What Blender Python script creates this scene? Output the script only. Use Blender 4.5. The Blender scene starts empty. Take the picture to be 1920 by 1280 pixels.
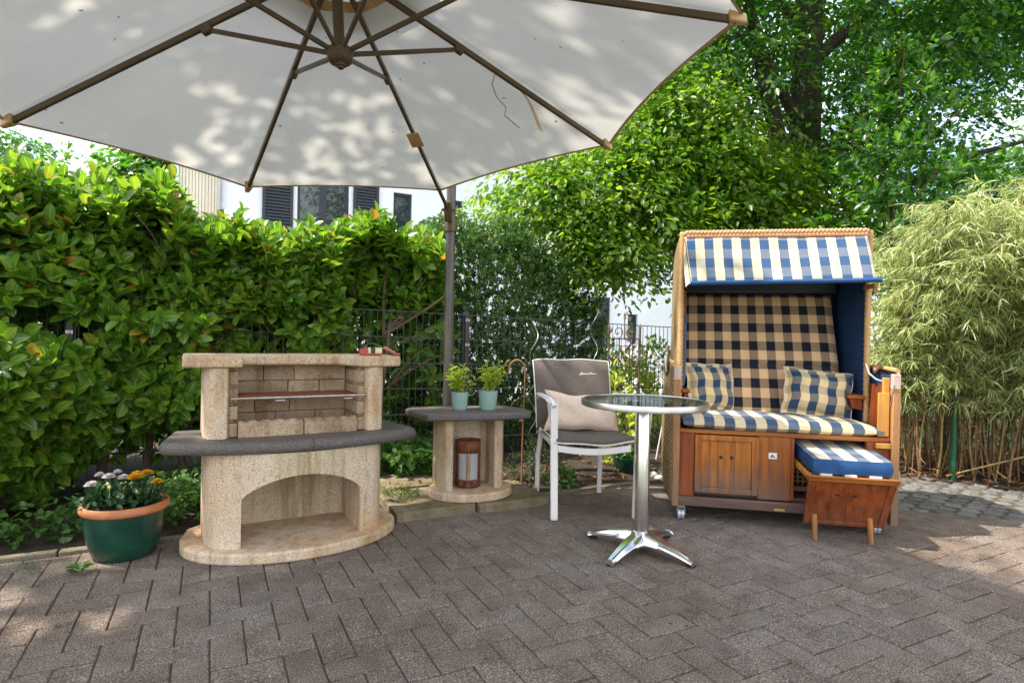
import bpy, bmesh, math, random
import numpy as np
from mathutils import Vector, Matrix

random.seed(7)
rng = np.random.default_rng(11)
sc = bpy.context.scene
COL = sc.collection
PI = math.pi

# ------------------------------------------------------------------ camera
cam_d = bpy.data.cameras.new('camera')
cam = bpy.data.objects.new('camera', cam_d)
COL.objects.link(cam)
cam_d.sensor_fit = 'HORIZONTAL'
cam_d.sensor_width = 36.0
cam_d.lens = 36.0 * 1095.0 / 1920.0
cam_d.clip_start = 0.05
cam_d.clip_end = 2000.0
_roll, _pitch = math.atan(0.02), math.atan(7 / 1095.0)
_fw = Vector((0, math.cos(_pitch), -math.sin(_pitch)))
_r0 = Vector((1, 0, 0)); _u0 = _r0.cross(_fw)
_R = _r0 * math.cos(_roll) + _u0 * math.sin(_roll)
_U = _u0 * math.cos(_roll) - _r0 * math.sin(_roll)
cm = Matrix((_R, _U, -_fw)).transposed().to_4x4()
cm.translation = Vector((0, 0, 1.02))
cam.matrix_world = cm
sc.camera = cam

# ------------------------------------------------------------------ sky, sun, exposure
SUN_EL = math.radians(56.5)
SUN_ROT = math.radians(-97.0)          # sun to the left of the view
world = bpy.data.worlds.new('World')
sc.world = world
world.use_nodes = True
wn = world.node_tree
wn.nodes.clear()
w_out = wn.nodes.new('ShaderNodeOutputWorld')
w_bg = wn.nodes.new('ShaderNodeBackground')
w_sky = wn.nodes.new('ShaderNodeTexSky')
w_sky.sky_type = 'NISHITA'
w_sky.sun_disc = False
w_sky.sun_elevation = SUN_EL
w_sky.sun_rotation = SUN_ROT
w_sky.air_density = 1.0; w_sky.dust_density = 1.2; w_sky.ozone_density = 1.0
w_tc = wn.nodes.new('ShaderNodeTexCoord')
w_no = wn.nodes.new('ShaderNodeTexNoise')
w_no.inputs['Scale'].default_value = 2.6
w_no.inputs['Detail'].default_value = 7
w_no.inputs['Roughness'].default_value = 0.58
w_rp = wn.nodes.new('ShaderNodeValToRGB')
w_rp.color_ramp.elements[0].position = 0.43
w_rp.color_ramp.elements[1].position = 0.62
w_mx = wn.nodes.new('ShaderNodeMix'); w_mx.data_type = 'RGBA'
w_mx.inputs['B'].default_value = (9.5, 9.7, 10.0, 1)
wn.links.new(w_tc.outputs['Generated'], w_no.inputs['Vector'])
wn.links.new(w_no.outputs['Fac'], w_rp.inputs['Fac'])
wn.links.new(w_rp.outputs['Color'], w_mx.inputs['Factor'])
wn.links.new(w_sky.outputs['Color'], w_mx.inputs['A'])
wn.links.new(w_mx.outputs['Result'], w_bg.inputs['Color'])
w_bg.inputs['Strength'].default_value = 0.15
wn.links.new(w_bg.outputs['Background'], w_out.inputs['Surface'])

sun_d = bpy.data.lights.new('sun', 'SUN')
sun_d.energy = 4.0
sun_d.angle = math.radians(0.53)
sun_d.color = (1.0, 0.94, 0.84)
sun = bpy.data.objects.new('sun', sun_d)
COL.objects.link(sun)
_sd = Vector((math.sin(SUN_ROT) * math.cos(SUN_EL), math.cos(SUN_ROT) * math.cos(SUN_EL), math.sin(SUN_EL)))
sun.rotation_euler = _sd.to_track_quat('Z', 'Y').to_euler()
sun.location = _sd * 30

sc.view_settings.view_transform = 'Standard'
sc.view_settings.look = 'None'
sc.view_settings.gamma = 1.0
sc.view_settings.exposure = 1.26
sc.view_settings.use_curve_mapping = False
sc.cycles.max_bounces = 10
sc.cycles.transparent_max_bounces = 12
sc.cycles.sample_clamp_indirect = 6.0

# ------------------------------------------------------------------ geometry helpers
def lin(*c):
    """sRGB 0-255 to linear"""
    return tuple(((v / 255) / 12.92 if v / 255 <= 0.04045 else ((v / 255 + 0.055) / 1.055) ** 2.4) for v in c)

class MB:
    """collects simple shapes and links them as ONE mesh object"""
    def __init__(s):
        s.v, s.f, s.u, s.m = [], [], [], []
    def add(s, vs, fs, uvs=None, m=0):
        o = len(s.v)
        s.v.extend([tuple(map(float, p)) for p in vs])
        for i, f in enumerate(fs):
            s.f.append(tuple(o + k for k in f))
            s.u.append(None if uvs is None else uvs[i])
            s.m.append(m)
        return s
    def hexa(s, p, m=0):
        """8 points: bottom ring 0-3 counter-clockwise, top ring 4-7"""
        return s.add(p, [(3, 2, 1, 0), (4, 5, 6, 7), (0, 1, 5, 4), (1, 2, 6, 5), (2, 3, 7, 6), (3, 0, 4, 7)], m=m)
    def bx(s, x0, x1, y0, y1, z0, z1, m=0):
        return s.hexa([(x0, y0, z0), (x1, y0, z0), (x1, y1, z0), (x0, y1, z0), (x0, y0, z1), (x1, y0, z1), (x1, y1, z1), (x0, y1, z1)], m)
    def bar(s, a, b, w, h, up=(0, 0, 1), m=0):
        """box beam from a to b, w wide, h along up"""
        a, b = Vector(a), Vector(b)
        d = (b - a).normalized(); x = d.cross(Vector(up))
        if x.length < 1e-5: x = d.cross(Vector((1, 0, 0)))
        x.normalize(); y = x.cross(d).normalized()
        q = []
        for p in (a, b):
            q += [p - x * w / 2 - y * h / 2, p + x * w / 2 - y * h / 2, p + x * w / 2 + y * h / 2, p - x * w / 2 + y * h / 2]
        return s.add(q, [(3, 2, 1, 0), (4, 5, 6, 7), (0, 1, 5, 4), (1, 2, 6, 5), (2, 3, 7, 6), (3, 0, 4, 7)], m=m)
    def tube(s, pts, r, n=8, caps=True, m=0):
        pts = [Vector(p) for p in pts]
        k = len(pts)
        rr = r if isinstance(r, (list, tuple)) else [r] * k
        t0 = (pts[1] - pts[0]).normalized()
        x = t0.cross(Vector((0, 0, 1)))
        if x.length < 1e-3: x = t0.cross(Vector((0, 1, 0)))
        x.normalize()
        vs, fs = [], []
        for i in range(k):
            t = (pts[min(i + 1, k - 1)] - pts[max(i - 1, 0)])
            if t.length > 1e-9: t.normalize()
            else: t = t0
            x = (x - t * x.dot(t))
            if x.length < 1e-6: x = t.cross(Vector((0.3, 0.5, 0.8)))
            x.normalize(); y = t.cross(x)
            for j in range(n):
                a = 2 * PI * j / n
                vs.append(pts[i] + (x * math.cos(a) + y * math.sin(a)) * rr[i])
        for i in range(k - 1):
            for j in range(n):
                j2 = (j + 1) % n
                fs.append((i * n + j, i * n + j2, (i + 1) * n + j2, (i + 1) * n + j))
        if caps:
            fs.append(tuple(reversed(range(n)))); fs.append(tuple((k - 1) * n + j for j in range(n)))
        return s.add(vs, fs, m=m)
    def lathe(s, prof, n=32, c=(0, 0, 0), m=0, close=False):
        vs, fs = [], []
        for (r, z) in prof:
            for j in range(n):
                a = 2 * PI * j / n
                vs.append((c[0] + r * math.cos(a), c[1] + r * math.sin(a), c[2] + z))
        k = len(prof)
        for i in range(k - 1 + (1 if close else 0)):
            i2 = (i + 1) % k
            for j in range(n):
                j2 = (j + 1) % n
                fs.append((i * n + j, i * n + j2, i2 * n + j2, i2 * n + j))
        if not close:
            if prof[0][0] > 1e-4: fs.append(tuple(reversed(range(n))))
            if prof[-1][0] > 1e-4: fs.append(tuple((k - 1) * n + j for j in range(n)))
        return s.add(vs, fs, m=m)
    def prism(s, poly, z0, z1, m=0):
        n = len(poly)
        vs = [(x, y, z0) for x, y in poly] + [(x, y, z1) for x, y in poly]
        fs = [tuple(reversed(range(n))), tuple(range(n, 2 * n))]
        for i in range(n):
            j = (i + 1) % n
            fs.append((i, j, n + j, n + i))
        return s.add(vs, fs, m=m)
    def prism_m(s, poly, d0, d1, M, m=0):
        """poly in the local xy plane of matrix M, extruded along its z"""
        n = len(poly)
        vs = [M @ Vector((x, y, d0)) for x, y in poly] + [M @ Vector((x, y, d1)) for x, y in poly]
        fs = [tuple(reversed(range(n))), tuple(range(n, 2 * n))]
        for i in range(n):
            j = (i + 1) % n
            fs.append((i, j, n + j, n + i))
        return s.add(vs, fs, m=m)
    def grid(s, fn, nu, nv, uvfn=None, m=0, flip=False):
        vs = [fn(i / nu, j / nv) for j in range(nv + 1) for i in range(nu + 1)]
        fs, us = [], []
        for j in range(nv):
            for i in range(nu):
                f = (j * (nu + 1) + i, j * (nu + 1) + i + 1, (j + 1) * (nu + 1) + i + 1, (j + 1) * (nu + 1) + i)
                q = [(i, j), (i + 1, j), (i + 1, j + 1), (i, j + 1)]
                if flip: f = f[::-1]; q = q[::-1]
                fs.append(f)
                us.append([uvfn(a / nu, b / nv) for a, b in q] if uvfn else [(a / nu, b / nv) for a, b in q])
        return s.add(vs, fs, us, m)
    def mesh(s, name, mats, smooth=None):
        me = bpy.data.meshes.new(name)
        me.from_pydata(s.v, [], s.f)
        if not isinstance(mats, (list, tuple)): mats = [mats]
        for mt in mats: me.materials.append(mt)
        me.polygons.foreach_set('material_index', s.m)
        uvl = me.uv_layers.new(name='UVMap')
        uv = []
        for f, u in zip(me.polygons, s.u):
            if u is not None:
                uv.extend(u)
            else:
                nx, ny, nz = abs(f.normal.x), abs(f.normal.y), abs(f.normal.z)
                for k in f.vertices:
                    p = s.v[k]
                    uv.append((p[0], p[1]) if nz >= nx and nz >= ny else ((p[0], p[2]) if ny >= nx else (p[1], p[2])))
        uvl.data.foreach_set('uv', [c for q in uv for c in q])
        if smooth is not None:
            me.shade_smooth()
            me.set_sharp_from_angle(angle=math.radians(smooth))
        me.update()
        return me
    def build(s, name, mats, parent=None, smooth=None, bevel=None, seg=2, kind=None, label=None):
        return link(name, s.mesh(name, mats, smooth), parent, bevel, seg, kind, label)

def link(name, me, parent=None, bevel=None, seg=2, kind=None, label=None):
    o = bpy.data.objects.new(name, me)
    COL.objects.link(o)
    if parent is not None: o.parent = parent
    if bevel:
        b = o.modifiers.new('bevel', 'BEVEL')
        b.width = bevel; b.segments = seg; b.limit_method = 'ANGLE'; b.angle_limit = math.radians(38)
        o.data.shade_smooth(); o.data.set_sharp_from_angle(angle=math.radians(38))
        b.harden_normals = False
    if kind: o['kind'] = kind
    if label: o['label'] = label
    return o

def thing(name, label, cat, loc=(0, 0, 0), rz=0.0, group=None):
    o = bpy.data.objects.new(name, None)
    o.empty_display_size = 0.1
    COL.objects.link(o)
    o.location = loc; o.rotation_euler = (0, 0, rz)
    return tag(o, label, cat, group)

def tag(o, label, cat, group=None):
    o['label'] = label; o['category'] = cat
    if group: o['group'] = group
    return o

def np_mesh(name, V, F, UV, mat, smooth=False):
    """V (n,3); F (m,k) same k; UV (m*k,2)"""
    me = bpy.data.meshes.new(name)
    n, m, k = len(V), len(F), F.shape[1]
    me.vertices.add(n); me.vertices.foreach_set('co', V.astype(np.float32).ravel())
    me.loops.add(m * k); me.loops.foreach_set('vertex_index', F.astype(np.int32).ravel())
    me.polygons.add(m)
    me.polygons.foreach_set('loop_start', np.arange(0, m * k, k, dtype=np.int32))
    try: me.polygons.foreach_set('loop_total', np.full(m, k, dtype=np.int32))
    except Exception: pass
    if UV is not None:
        l = me.uv_layers.new(name='UVMap'); l.data.foreach_set('uv', UV.astype(np.float32).ravel())
    me.materials.append(mat)
    me.update(calc_edges=True); me.validate()
    if smooth: me.shade_smooth()
    return me

# leaf templates: verts (along, across, up), quad faces, uv per vertex
def _laurel():
    T = [0.0, 0.13, 0.36, 0.64, 0.87, 1.0]; W = [0.03, 0.24, 0.43, 0.50, 0.36, 0.05]
    V, U = [], []
    for t, w in zip(T, W):
        z = -0.12 * t * t + 0.02
        for sgn in (-1, 0, 1):
            V.append((t, sgn * w, z + abs(sgn) * w * 0.28)); U.append((0.5 + sgn * 0.5, t))
    F = []
    for i in range(5):
        for j in range(2):
            a = i * 3 + j
            F.append((a, a + 3, a + 4, a + 1))
    return np.array(V), np.array(F), np.array(U)
LAUREL = _laurel()
HEX = (np.array([(0, 0, 0), (0.28, -0.42, 0.08), (0.68, -0.40, 0.02), (1, 0, -0.14), (0.68, 0.40, 0.02), (0.28, 0.42, 0.08)]),
       np.array([(0, 1, 2, 3), (0, 3, 4, 5)]),
       np.array([(0.5, 0), (0, 0.3), (0, 0.7), (0.5, 1), (1, 0.7), (1, 0.3)]))
BLADE = (np.array([(0, -0.25, 0), (0, 0.25, 0), (0.45, 0.5, -0.02), (0.45, -0.5, -0.02), (1, 0.04, -0.22), (1, -0.04, -0.22)]),
         np.array([(0, 3, 2, 1), (3, 5, 4, 2)]),
         np.array([(0, 0), (1, 0), (1, 0.5), (0, 0.5), (0.6, 1), (0.4, 1)]))

def norm(a):
    return a / np.maximum(np.linalg.norm(a, axis=-1, keepdims=True), 1e-9)

def leaf_frames(D, N):
    D = norm(D); S = norm(np.cross(N, D)); N2 = np.cross(D, S)
    return D, S, N2

def leaves_mesh(name, P, D, N, L, W, tpl, mat, smooth=False):
    tv, tf, tu = tpl
    D, S, N2 = leaf_frames(D, N)
    n, k = len(P), len(tv)
    V = (P[:, None, :] + tv[None, :, 0:1] * (D * L[:, None])[:, None, :] + tv[None, :, 1:2] * (S * W[:, None])[:, None, :]
         + tv[None, :, 2:3] * (N2 * L[:, None])[:, None, :]).reshape(-1, 3)
    F = (tf[None] + (np.arange(n) * k)[:, None, None]).reshape(-1, tf.shape[1])
    UV = np.tile(tu[tf.ravel()], (n, 1))
    return np_mesh(name, V, F, UV, mat, smooth)

def rand_dir(n, up=0.0):
    d = rng.normal(size=(n, 3)); d = norm(d); d[:, 2] += up
    return norm(d)

# ------------------------------------------------------------------ materials
MATS = {}
class NT:
    def __init__(s, name):
        s.m = bpy.data.materials.new(name); s.m.use_nodes = True
        s.t = s.m.node_tree; s.t.nodes.clear()
        s.o = s.n('OutputMaterial')
        MATS[name] = s.m
    def n(s, typ, **kw):
        nd = s.t.nodes.new('ShaderNode' + typ)
        for k, v in kw.items(): setattr(nd, k, v)
        return nd
    def l(s, a, b): s.t.links.new(a, b); return s
    def val(s, nd, **kw):
        for k, v in kw.items(): nd.inputs[k.replace('_', ' ')].default_value = v
        return nd
    def coord(s, what='Object', scale=(1, 1, 1), rot=(0, 0, 0)):
        tc = s.n('TexCoord'); mp = s.n('Mapping')
        mp.inputs['Scale'].default_value = scale; mp.inputs['Rotation'].default_value = rot
        s.l(tc.outputs[what], mp.inputs['Vector']); return mp.outputs['Vector']
    def noise(s, vec, scale, detail=4, rough=0.55, out='Fac'):
        n = s.n('TexNoise'); s.val(n, Scale=scale, Detail=detail, Roughness=rough)
        if vec is not None: s.l(vec, n.inputs['Vector'])
        return n.outputs[out]
    def ramp(s, fac, stops, interp='LINEAR'):
        r = s.n('ValToRGB'); cr = r.color_ramp; cr.interpolation = interp
        while len(cr.elements) < len(stops): cr.elements.new(0.5)
        for e, (p, c) in zip(cr.elements, stops):
            e.position = p
            e.color = (c, c, c, 1) if isinstance(c, (int, float)) else (*c[:3], 1)
        s.l(fac, r.inputs['Fac']); return r.outputs['Color']
    def mix(s, fac, a, b, mode='MIX'):
        m = s.n('Mix', data_type='RGBA', blend_type=mode)
        for sock, x in ((m.inputs['Factor'], fac), (m.inputs['A'], a), (m.inputs['B'], b)):
            if isinstance(x, (int, float)): sock.default_value = x if sock.type == 'VALUE' else (x, x, x, 1)
            elif isinstance(x, (tuple, list)): sock.default_value = (*x[:3], 1)
            else: s.l(x, sock)
        return m.outputs['Result']
    def math(s, op, a, b=0.0, c=0.0):
        m = s.n('Math', operation=op)
        for i, x in enumerate((a, b, c)):
            if isinstance(x, (int, float)): m.inputs[i].default_value = x
            else: s.l(x, m.inputs[i])
        return m.outputs[0]
    def bump(s, h, strength=0.3, dist=0.01):
        b = s.n('Bump'); s.val(b, Strength=strength, Distance=dist); s.l(h, b.inputs['Height']); return b.outputs['Normal']
    def prin(s, color, rough=0.6, metal=0.0, normal=None, spec=0.5, **kw):
        p = s.n('BsdfPrincipled')
        for nm, x in (('Base Color', color), ('Roughness', rough), ('Metallic', metal)):
            if isinstance(x, (int, float)): p.inputs[nm].default_value = x
            elif isinstance(x, (tuple, list)): p.inputs[nm].default_value = (*x[:3], 1)
            else: s.l(x, p.inputs[nm])
        p.inputs['Specular IOR Level'].default_value = spec
        for k, v in kw.items(): p.inputs[k].default_value = v
        if normal is not None: s.l(normal, p.inputs['Normal'])
        return p.outputs['BSDF']
    def out(s, sh): s.l(sh, s.o.inputs['Surface']); return s.m
    def island(s):
        g = s.n('NewGeometry'); o = s.n('ObjectInfo')
        return s.math('FRACT', s.math('ADD', g.outputs['Random Per Island'], s.math('MULTIPLY', o.outputs['Random'], 3.7)))

def simple(name, c1, c2=None, nscale=8, rough=0.6, metal=0.0, bscale=60, bstr=0.15, bdist=0.004, spec=0.5, stretch=(1, 1, 1), lo=0.35, hi=0.65):
    t = NT(name)
    v = t.coord('Object', stretch)
    c = c1 if c2 is None else t.ramp(t.noise(v, nscale, 6, 0.62), [(lo, c1), (hi, c2)])
    nm = t.bump(t.noise(v, bscale, 4), bstr, bdist) if bstr else None
    return t.out(t.prin(c, rough, metal, nm, spec))

def granular(name, base, dark, light, grain=180, rough=0.9, stain=None, stain_scale=3.0, bstr=0.5, stain_amt=0.6, rnd=0.0):
    """exposed aggregate concrete: fine multicoloured grains with broad stains"""
    t = NT(name)
    v = t.coord('Object')
    g = t.noise(v, grain, 2, 0.7)
    c = t.ramp(g, [(0.30, dark), (0.46, base), (0.58, base), (0.72, light)])
    if stain is not None:
        sfac = t.ramp(t.noise(v, stain_scale, 5, 0.6), [(0.42, 0.0), (0.68, stain_amt)])
        c = t.mix(sfac, c, t.mix(1.0, c, stain, 'MULTIPLY'))
    if name in ('sandstone_concrete', 'fire_brick', 'garden_slab'):
        c = t.mix(0.85, c, t.ramp(t.noise(t.coord('Object', (14, 14, 2.5)), 1.0, 6, 0.65), [(0.34, (0.66, 0.55, 0.43)), (0.52, (1, 1, 1)), (0.7, (1.08, 1.08, 1.08))]), 'MULTIPLY')
        c = t.mix(t.ramp(t.noise(v, 11, 4, 0.7), [(0.62, 0.0), (0.75, 0.35)]), c, (0.10, 0.085, 0.065))
    if rnd:
        isl = t.island()
        c = t.mix(1.0, c, t.ramp(isl, [(0.0, 1 - rnd), (1.0, 1.0 + rnd * 0.6)]), 'MULTIPLY')
    nm = t.bump(g, bstr, 0.004)
    return t.out(t.prin(c, rough, 0, nm, 0.3))

def paver_mat():
    t = NT('paver_concrete')
    tc = t.n('TexCoord'); geo = t.n('NewGeometry')
    v = geo.outputs['Position']
    g = t.noise(v, 210, 3, 0.75)
    c = t.ramp(g, [(0.30, (0.055, 0.046, 0.040)), (0.43, (0.114, 0.095, 0.081)), (0.54, (0.184, 0.156, 0.134)), (0.66, (0.50, 0.435, 0.37))])
    isl = t.island()
    c = t.mix(1.0, c, t.ramp(isl, [(0.0, (0.90, 0.87, 0.86)), (0.5, (1.0, 0.97, 0.95)), (1.0, (1.08, 1.08, 1.09))]), 'MULTIPLY')
    s = t.ramp(t.noise(v, 1.1, 5, 0.6), [(0.40, (0.82, 0.72, 0.64)), (0.60, (1.0, 1.0, 1.0))])
    c = t.mix(0.8, c, s, 'MULTIPLY')
    blot = t.ramp(t.noise(v, 9.0, 4, 0.6), [(0.32, (0.80, 0.78, 0.75)), (0.5, (1, 1, 1)), (0.68, (1.16, 1.15, 1.12))])
    c = t.mix(1.0, c, blot, 'MULTIPLY')
    lime = t.ramp(t.noise(v, 19.0, 2, 0.5), [(0.745, 0.0), (0.775, 0.5)])
    c = t.mix(lime, c, (0.46, 0.43, 0.39))
    moss = t.ramp(t.noise(v, 2.4, 7, 0.7), [(0.60, 0.0), (0.74, 0.45)])
    c = t.mix(moss, c, (0.075, 0.065, 0.03))
    nm = t.bump(g, 0.75, 0.004)
    return t.out(t.prin(c, 0.92, 0, nm, 0.25))

def leaf_mat(name, cols, trans, rough=0.4, tfac=0.4, midrib=0.0, spec=0.5):
    """cols: ramp stops over a random value per leaf; trans tints the light that passes"""
    t = NT(name)
    isl = t.island()
    c = t.ramp(isl, cols)
    if midrib:
        uv = t.n('TexCoord').outputs['UV']
        sx = t.n('SeparateXYZ'); t.l(uv, sx.inputs[0])
        d = t.math('ABSOLUTE', t.math('SUBTRACT', sx.outputs[0], 0.5))
        rib = t.ramp(d, [(0.015, midrib), (0.055, 0.0)])
        vein = t.math('SINE', t.math('MULTIPLY', t.math('SUBTRACT', sx.outputs[1], t.math('MULTIPLY', d, 0.45)), 55.0))
        c = t.mix(t.ramp(vein, [(0.75, 0.0), (1.0, 0.16)]), c, (0.30, 0.36, 0.10))
        c = t.mix(rib, c, (0.40, 0.45, 0.16))
        c = t.mix(t.ramp(t.noise(t.coord('Object'), 30, 3), [(0.35, 0.0), (0.7, 0.30)]), c, (0.045, 0.085, 0.01))
    p = t.prin(c, rough, 0, None, spec)
    tr = t.n('BsdfTranslucent')
    t.l(t.mix(1.0, c, trans, 'MULTIPLY'), tr.inputs['Color'])
    mx = t.n('MixShader'); mx.inputs[0].default_value = tfac
    t.l(p, mx.inputs[1]); t.l(tr.outputs[0], mx.inputs[2])
    return t.out(mx.outputs[0])

def gingham(name, cream, navy, period=0.104, phase=(0.0, 0.0), rowamt=1.0, rough=0.9, rowp=1.0):
    t = NT(name)
    uv = t.n('TexCoord').outputs['UV']
    sx = t.n('SeparateXYZ'); t.l(uv, sx.inputs[0])
    def stripe(s, ph, period=period):
        return t.ramp(t.math('PINGPONG', t.math('ADD', s, ph), period / 2), [(0.47, 0.0), (0.53, 1.0)]) if False else \
            t.math('GREATER_THAN', t.math('FRACT', t.math('DIVIDE', t.math('ADD', s, ph), period)), 0.5)
    a = stripe(sx.outputs[0], phase[0] + 20 * period); b = stripe(sx.outputs[1], phase[1] + 20 * period * rowp, period * rowp)
    f = t.math('ADD', t.math('MULTIPLY', a, 1 - 0.5 * rowamt), t.math('MULTIPLY', b, 0.5 * rowamt))
    mid = tuple((x * 0.42 + y * 0.58) * (0.95, 0.95, 0.95)[i] for i, (x, y) in enumerate(zip(cream, navy)))
    c = t.ramp(f, [(0.0, cream), (0.5, mid), (1.0, navy)])
    v = t.coord('Object')
    c = t.mix(0.5, c, t.ramp(t.noise(v, 7, 5), [(0.3, 0.72), (0.7, 1.12)]), 'MULTIPLY')
    w = t.n('TexWave'); t.val(w, Scale=260.0); t.l(uv, w.inputs['Vector'])
    nm = t.bump(t.mix(0.5, w.outputs['Fac'], t.noise(v, 26, 3)), 0.25, 0.004)
    return t.out(t.prin(c, rough, 0, nm, 0.2, **{'Sheen Weight': 0.2}))

def wood(name, c1, c2, grain=(45, 45, 3), weather=0.0, wz=(0.05, 0.3), rough=0.5, grey=(0.16, 0.12, 0.095)):
    t = NT(name)
    v = t.coord('Object', grain)
    n = t.noise(v, 1.0, 6, 0.65)
    c = t.ramp(n, [(0.30, c2), (0.62, c1)])
    o = t.coord('Object')
    c = t.mix(0.6, c, t.ramp(t.noise(o, 5, 4), [(0.3, 0.65), (0.7, 1.15)]), 'MULTIPLY')
    if weather:
        sx = t.n('SeparateXYZ'); t.l(o, sx.inputs[0])
        h = t.math('ADD', sx.outputs[2], t.math('MULTIPLY', t.math('SUBTRACT', t.noise(t.coord('Object', (30, 30, 5)), 1.0, 4), 0.5), 0.35))
        mr = t.n('MapRange'); t.l(h, mr.inputs[0]); mr.inputs[1].default_value = wz[1]; mr.inputs[2].default_value = wz[0]
        c = t.mix(t.math('MULTIPLY', mr.outputs[0], weather), c, t.mix(n, grey, tuple(x * 0.45 for x in grey)))
    nm = t.bump(n, 0.2, 0.003)
    return t.out(t.prin(c, rough, 0, nm, 0.4))

def canvas_mat():
    t = NT('canopy_canvas')
    uv = t.n('TexCoord').outputs['UV']
    v = t.coord('Object')
    c = t.ramp(t.noise(v, 2.2, 6, 0.6), [(0.3, (0.56, 0.55, 0.535)), (0.7, (0.64, 0.63, 0.61))])
    spots = t.ramp(t.noise(v, 24, 2, 0.4), [(0.215, (0.32, 0.29, 0.25)), (0.25, (1, 1, 1))])
    c = t.mix(1.0, c, spots, 'MULTIPLY')
    wv = t.noise(t.coord('Object', (400, 400, 400)), 1.0, 1)
    su = t.n('SeparateXYZ'); t.l(uv, su.inputs[0])
    e = t.math('MINIMUM', su.outputs[0], t.math('SUBTRACT', 1.0, su.outputs[0]))
    c = t.mix(t.ramp(e, [(0.010, 0.30), (0.016, 0.0)]), c, (0.40, 0.37, 0.33))
    wr = t.noise(t.coord('UV', (26, 2.5, 1)), 1.0, 3)
    nm = t.bump(t.mix(0.25, t.mix(0.5, wr, t.noise(v, 4, 3)), wv), 0.60, 0.035)
    p = t.n('BsdfDiffuse'); t.l(c, p.inputs['Color']); t.l(nm, p.inputs['Normal'])
    tr = t.n('BsdfTranslucent'); t.l(t.mix(1.0, c, (1.0, 0.965, 0.90), 'MULTIPLY'), tr.inputs['Color'])
    mx = t.n('MixShader'); mx.inputs[0].default_value = 0.36
    t.l(p.outputs[0], mx.inputs[1]); t.l(tr.outputs[0], mx.inputs[2])
    return t.out(mx.outputs[0])

def wicker_mat():
    t = NT('wicker')
    uv = t.n('TexCoord').outputs['UV']
    sx = t.n('SeparateXYZ'); t.l(uv, sx.inputs[0])
    a = t.math('SINE', t.math('MULTIPLY', sx.outputs[0], 2 * PI / 0.060))
    b = t.math('SINE', t.math('MULTIPLY', sx.outputs[1], 2 * PI / 0.028))
    h = t.math('MULTIPLY', a, b)
    c = t.ramp(t.math('ADD', t.math('MULTIPLY', h, 0.35), t.noise(uv, 90, 3)), [(0.25, (0.13, 0.075, 0.03)), (0.55, (0.42, 0.27, 0.12)), (0.85, (0.62, 0.45, 0.24))])
    nm = t.bump(h, 1.0, 0.012)
    return t.out(t.prin(c, 0.6, 0, nm, 0.4))

paver_m = paver_mat()
sand_m = granular('joint_sand', (0.085, 0.067, 0.048), (0.045, 0.036, 0.025), (0.17, 0.135, 0.10), 160, stain=(0.5, 0.7, 0.35), stain_scale=5)
soil_m = granular('garden_soil', (0.045, 0.030, 0.020), (0.018, 0.012, 0.009), (0.10, 0.07, 0.045), 60, bstr=1.0)
cobble_m = granular('cobble_granite', (0.145, 0.135, 0.125), (0.07, 0.066, 0.06), (0.27, 0.255, 0.235), 120, rnd=0.28, stain=(0.75, 0.72, 0.62), stain_scale=6)
grill_m = granular('sandstone_concrete', (0.62, 0.485, 0.345), (0.26, 0.175, 0.105), (0.84, 0.75, 0.63), 150, stain=(0.86, 0.68, 0.48), stain_scale=4, stain_amt=0.8, bstr=0.45)
brick_m = granular('fire_brick', (0.50, 0.365, 0.24), (0.22, 0.14, 0.085), (0.66, 0.53, 0.40), 130, stain=(0.34, 0.26, 0.21), stain_scale=5, rnd=0.16, bstr=0.35)
def algae_mat():
    t = NT('algae_stained_concrete')
    v = t.coord('Object')
    g = t.noise(v, 150, 2, 0.7)
    c = t.ramp(g, [(0.30, (0.26, 0.175, 0.105)), (0.46, (0.62, 0.485, 0.345)), (0.58, (0.62, 0.485, 0.345)), (0.72, (0.84, 0.75, 0.63))])
    sx = t.n('SeparateXYZ'); t.l(v, sx.inputs[0])
    d = t.math('ABSOLUTE', t.math('SUBTRACT', sx.outputs[0], 0.035))
    run = t.noise(t.coord('Object', (26, 26, 2.2)), 1.0, 5, 0.6)
    f = t.math('MULTIPLY', t.ramp(d, [(0.02, 1.0), (0.20, 0.0)]), t.ramp(run, [(0.36, 0.0), (0.62, 0.85)]))
    c = t.mix(f, c, t.mix(g, (0.10, 0.105, 0.018), (0.30, 0.27, 0.085)))
    r2 = t.ramp(t.noise(t.coord('Object', (20, 20, 1.6)), 1.0, 5, 0.6), [(0.52, 0.0), (0.72, 0.55)])
    c = t.mix(r2, c, t.mix(1.0, c, (0.62, 0.40, 0.20), 'MULTIPLY'))
    return t.out(t.prin(c, 0.92, 0, t.bump(g, 0.45, 0.004), 0.3))
algae_m = algae_mat()
slate_m = granular('dark_shelf_concrete', (0.115, 0.100, 0.092), (0.05, 0.045, 0.042), (0.26, 0.24, 0.225), 170, rough=0.5, stain=(1.25, 1.1, 0.95), stain_scale=4, bstr=0.3)
slab_m = granular('garden_slab', (0.25, 0.20, 0.135), (0.11, 0.085, 0.055), (0.42, 0.36, 0.27), 130, stain=(0.52, 0.52, 0.33), stain_scale=3.5, stain_amt=0.9, bstr=0.4)
kerb_m = granular('kerb_concrete', (0.19, 0.155, 0.11), (0.08, 0.065, 0.045), (0.33, 0.28, 0.21), 120, stain=(0.5, 0.48, 0.3), stain_scale=4)
path_m = granular('pale_paving', (0.46, 0.44, 0.41), (0.34, 0.32, 0.30), (0.58, 0.56, 0.53), 20, bstr=0.1)
lawn_m = simple('far_lawn', (0.035, 0.075, 0.015), (0.06, 0.11, 0.02), 3, 0.95, bscale=30, bstr=0.6)
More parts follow.
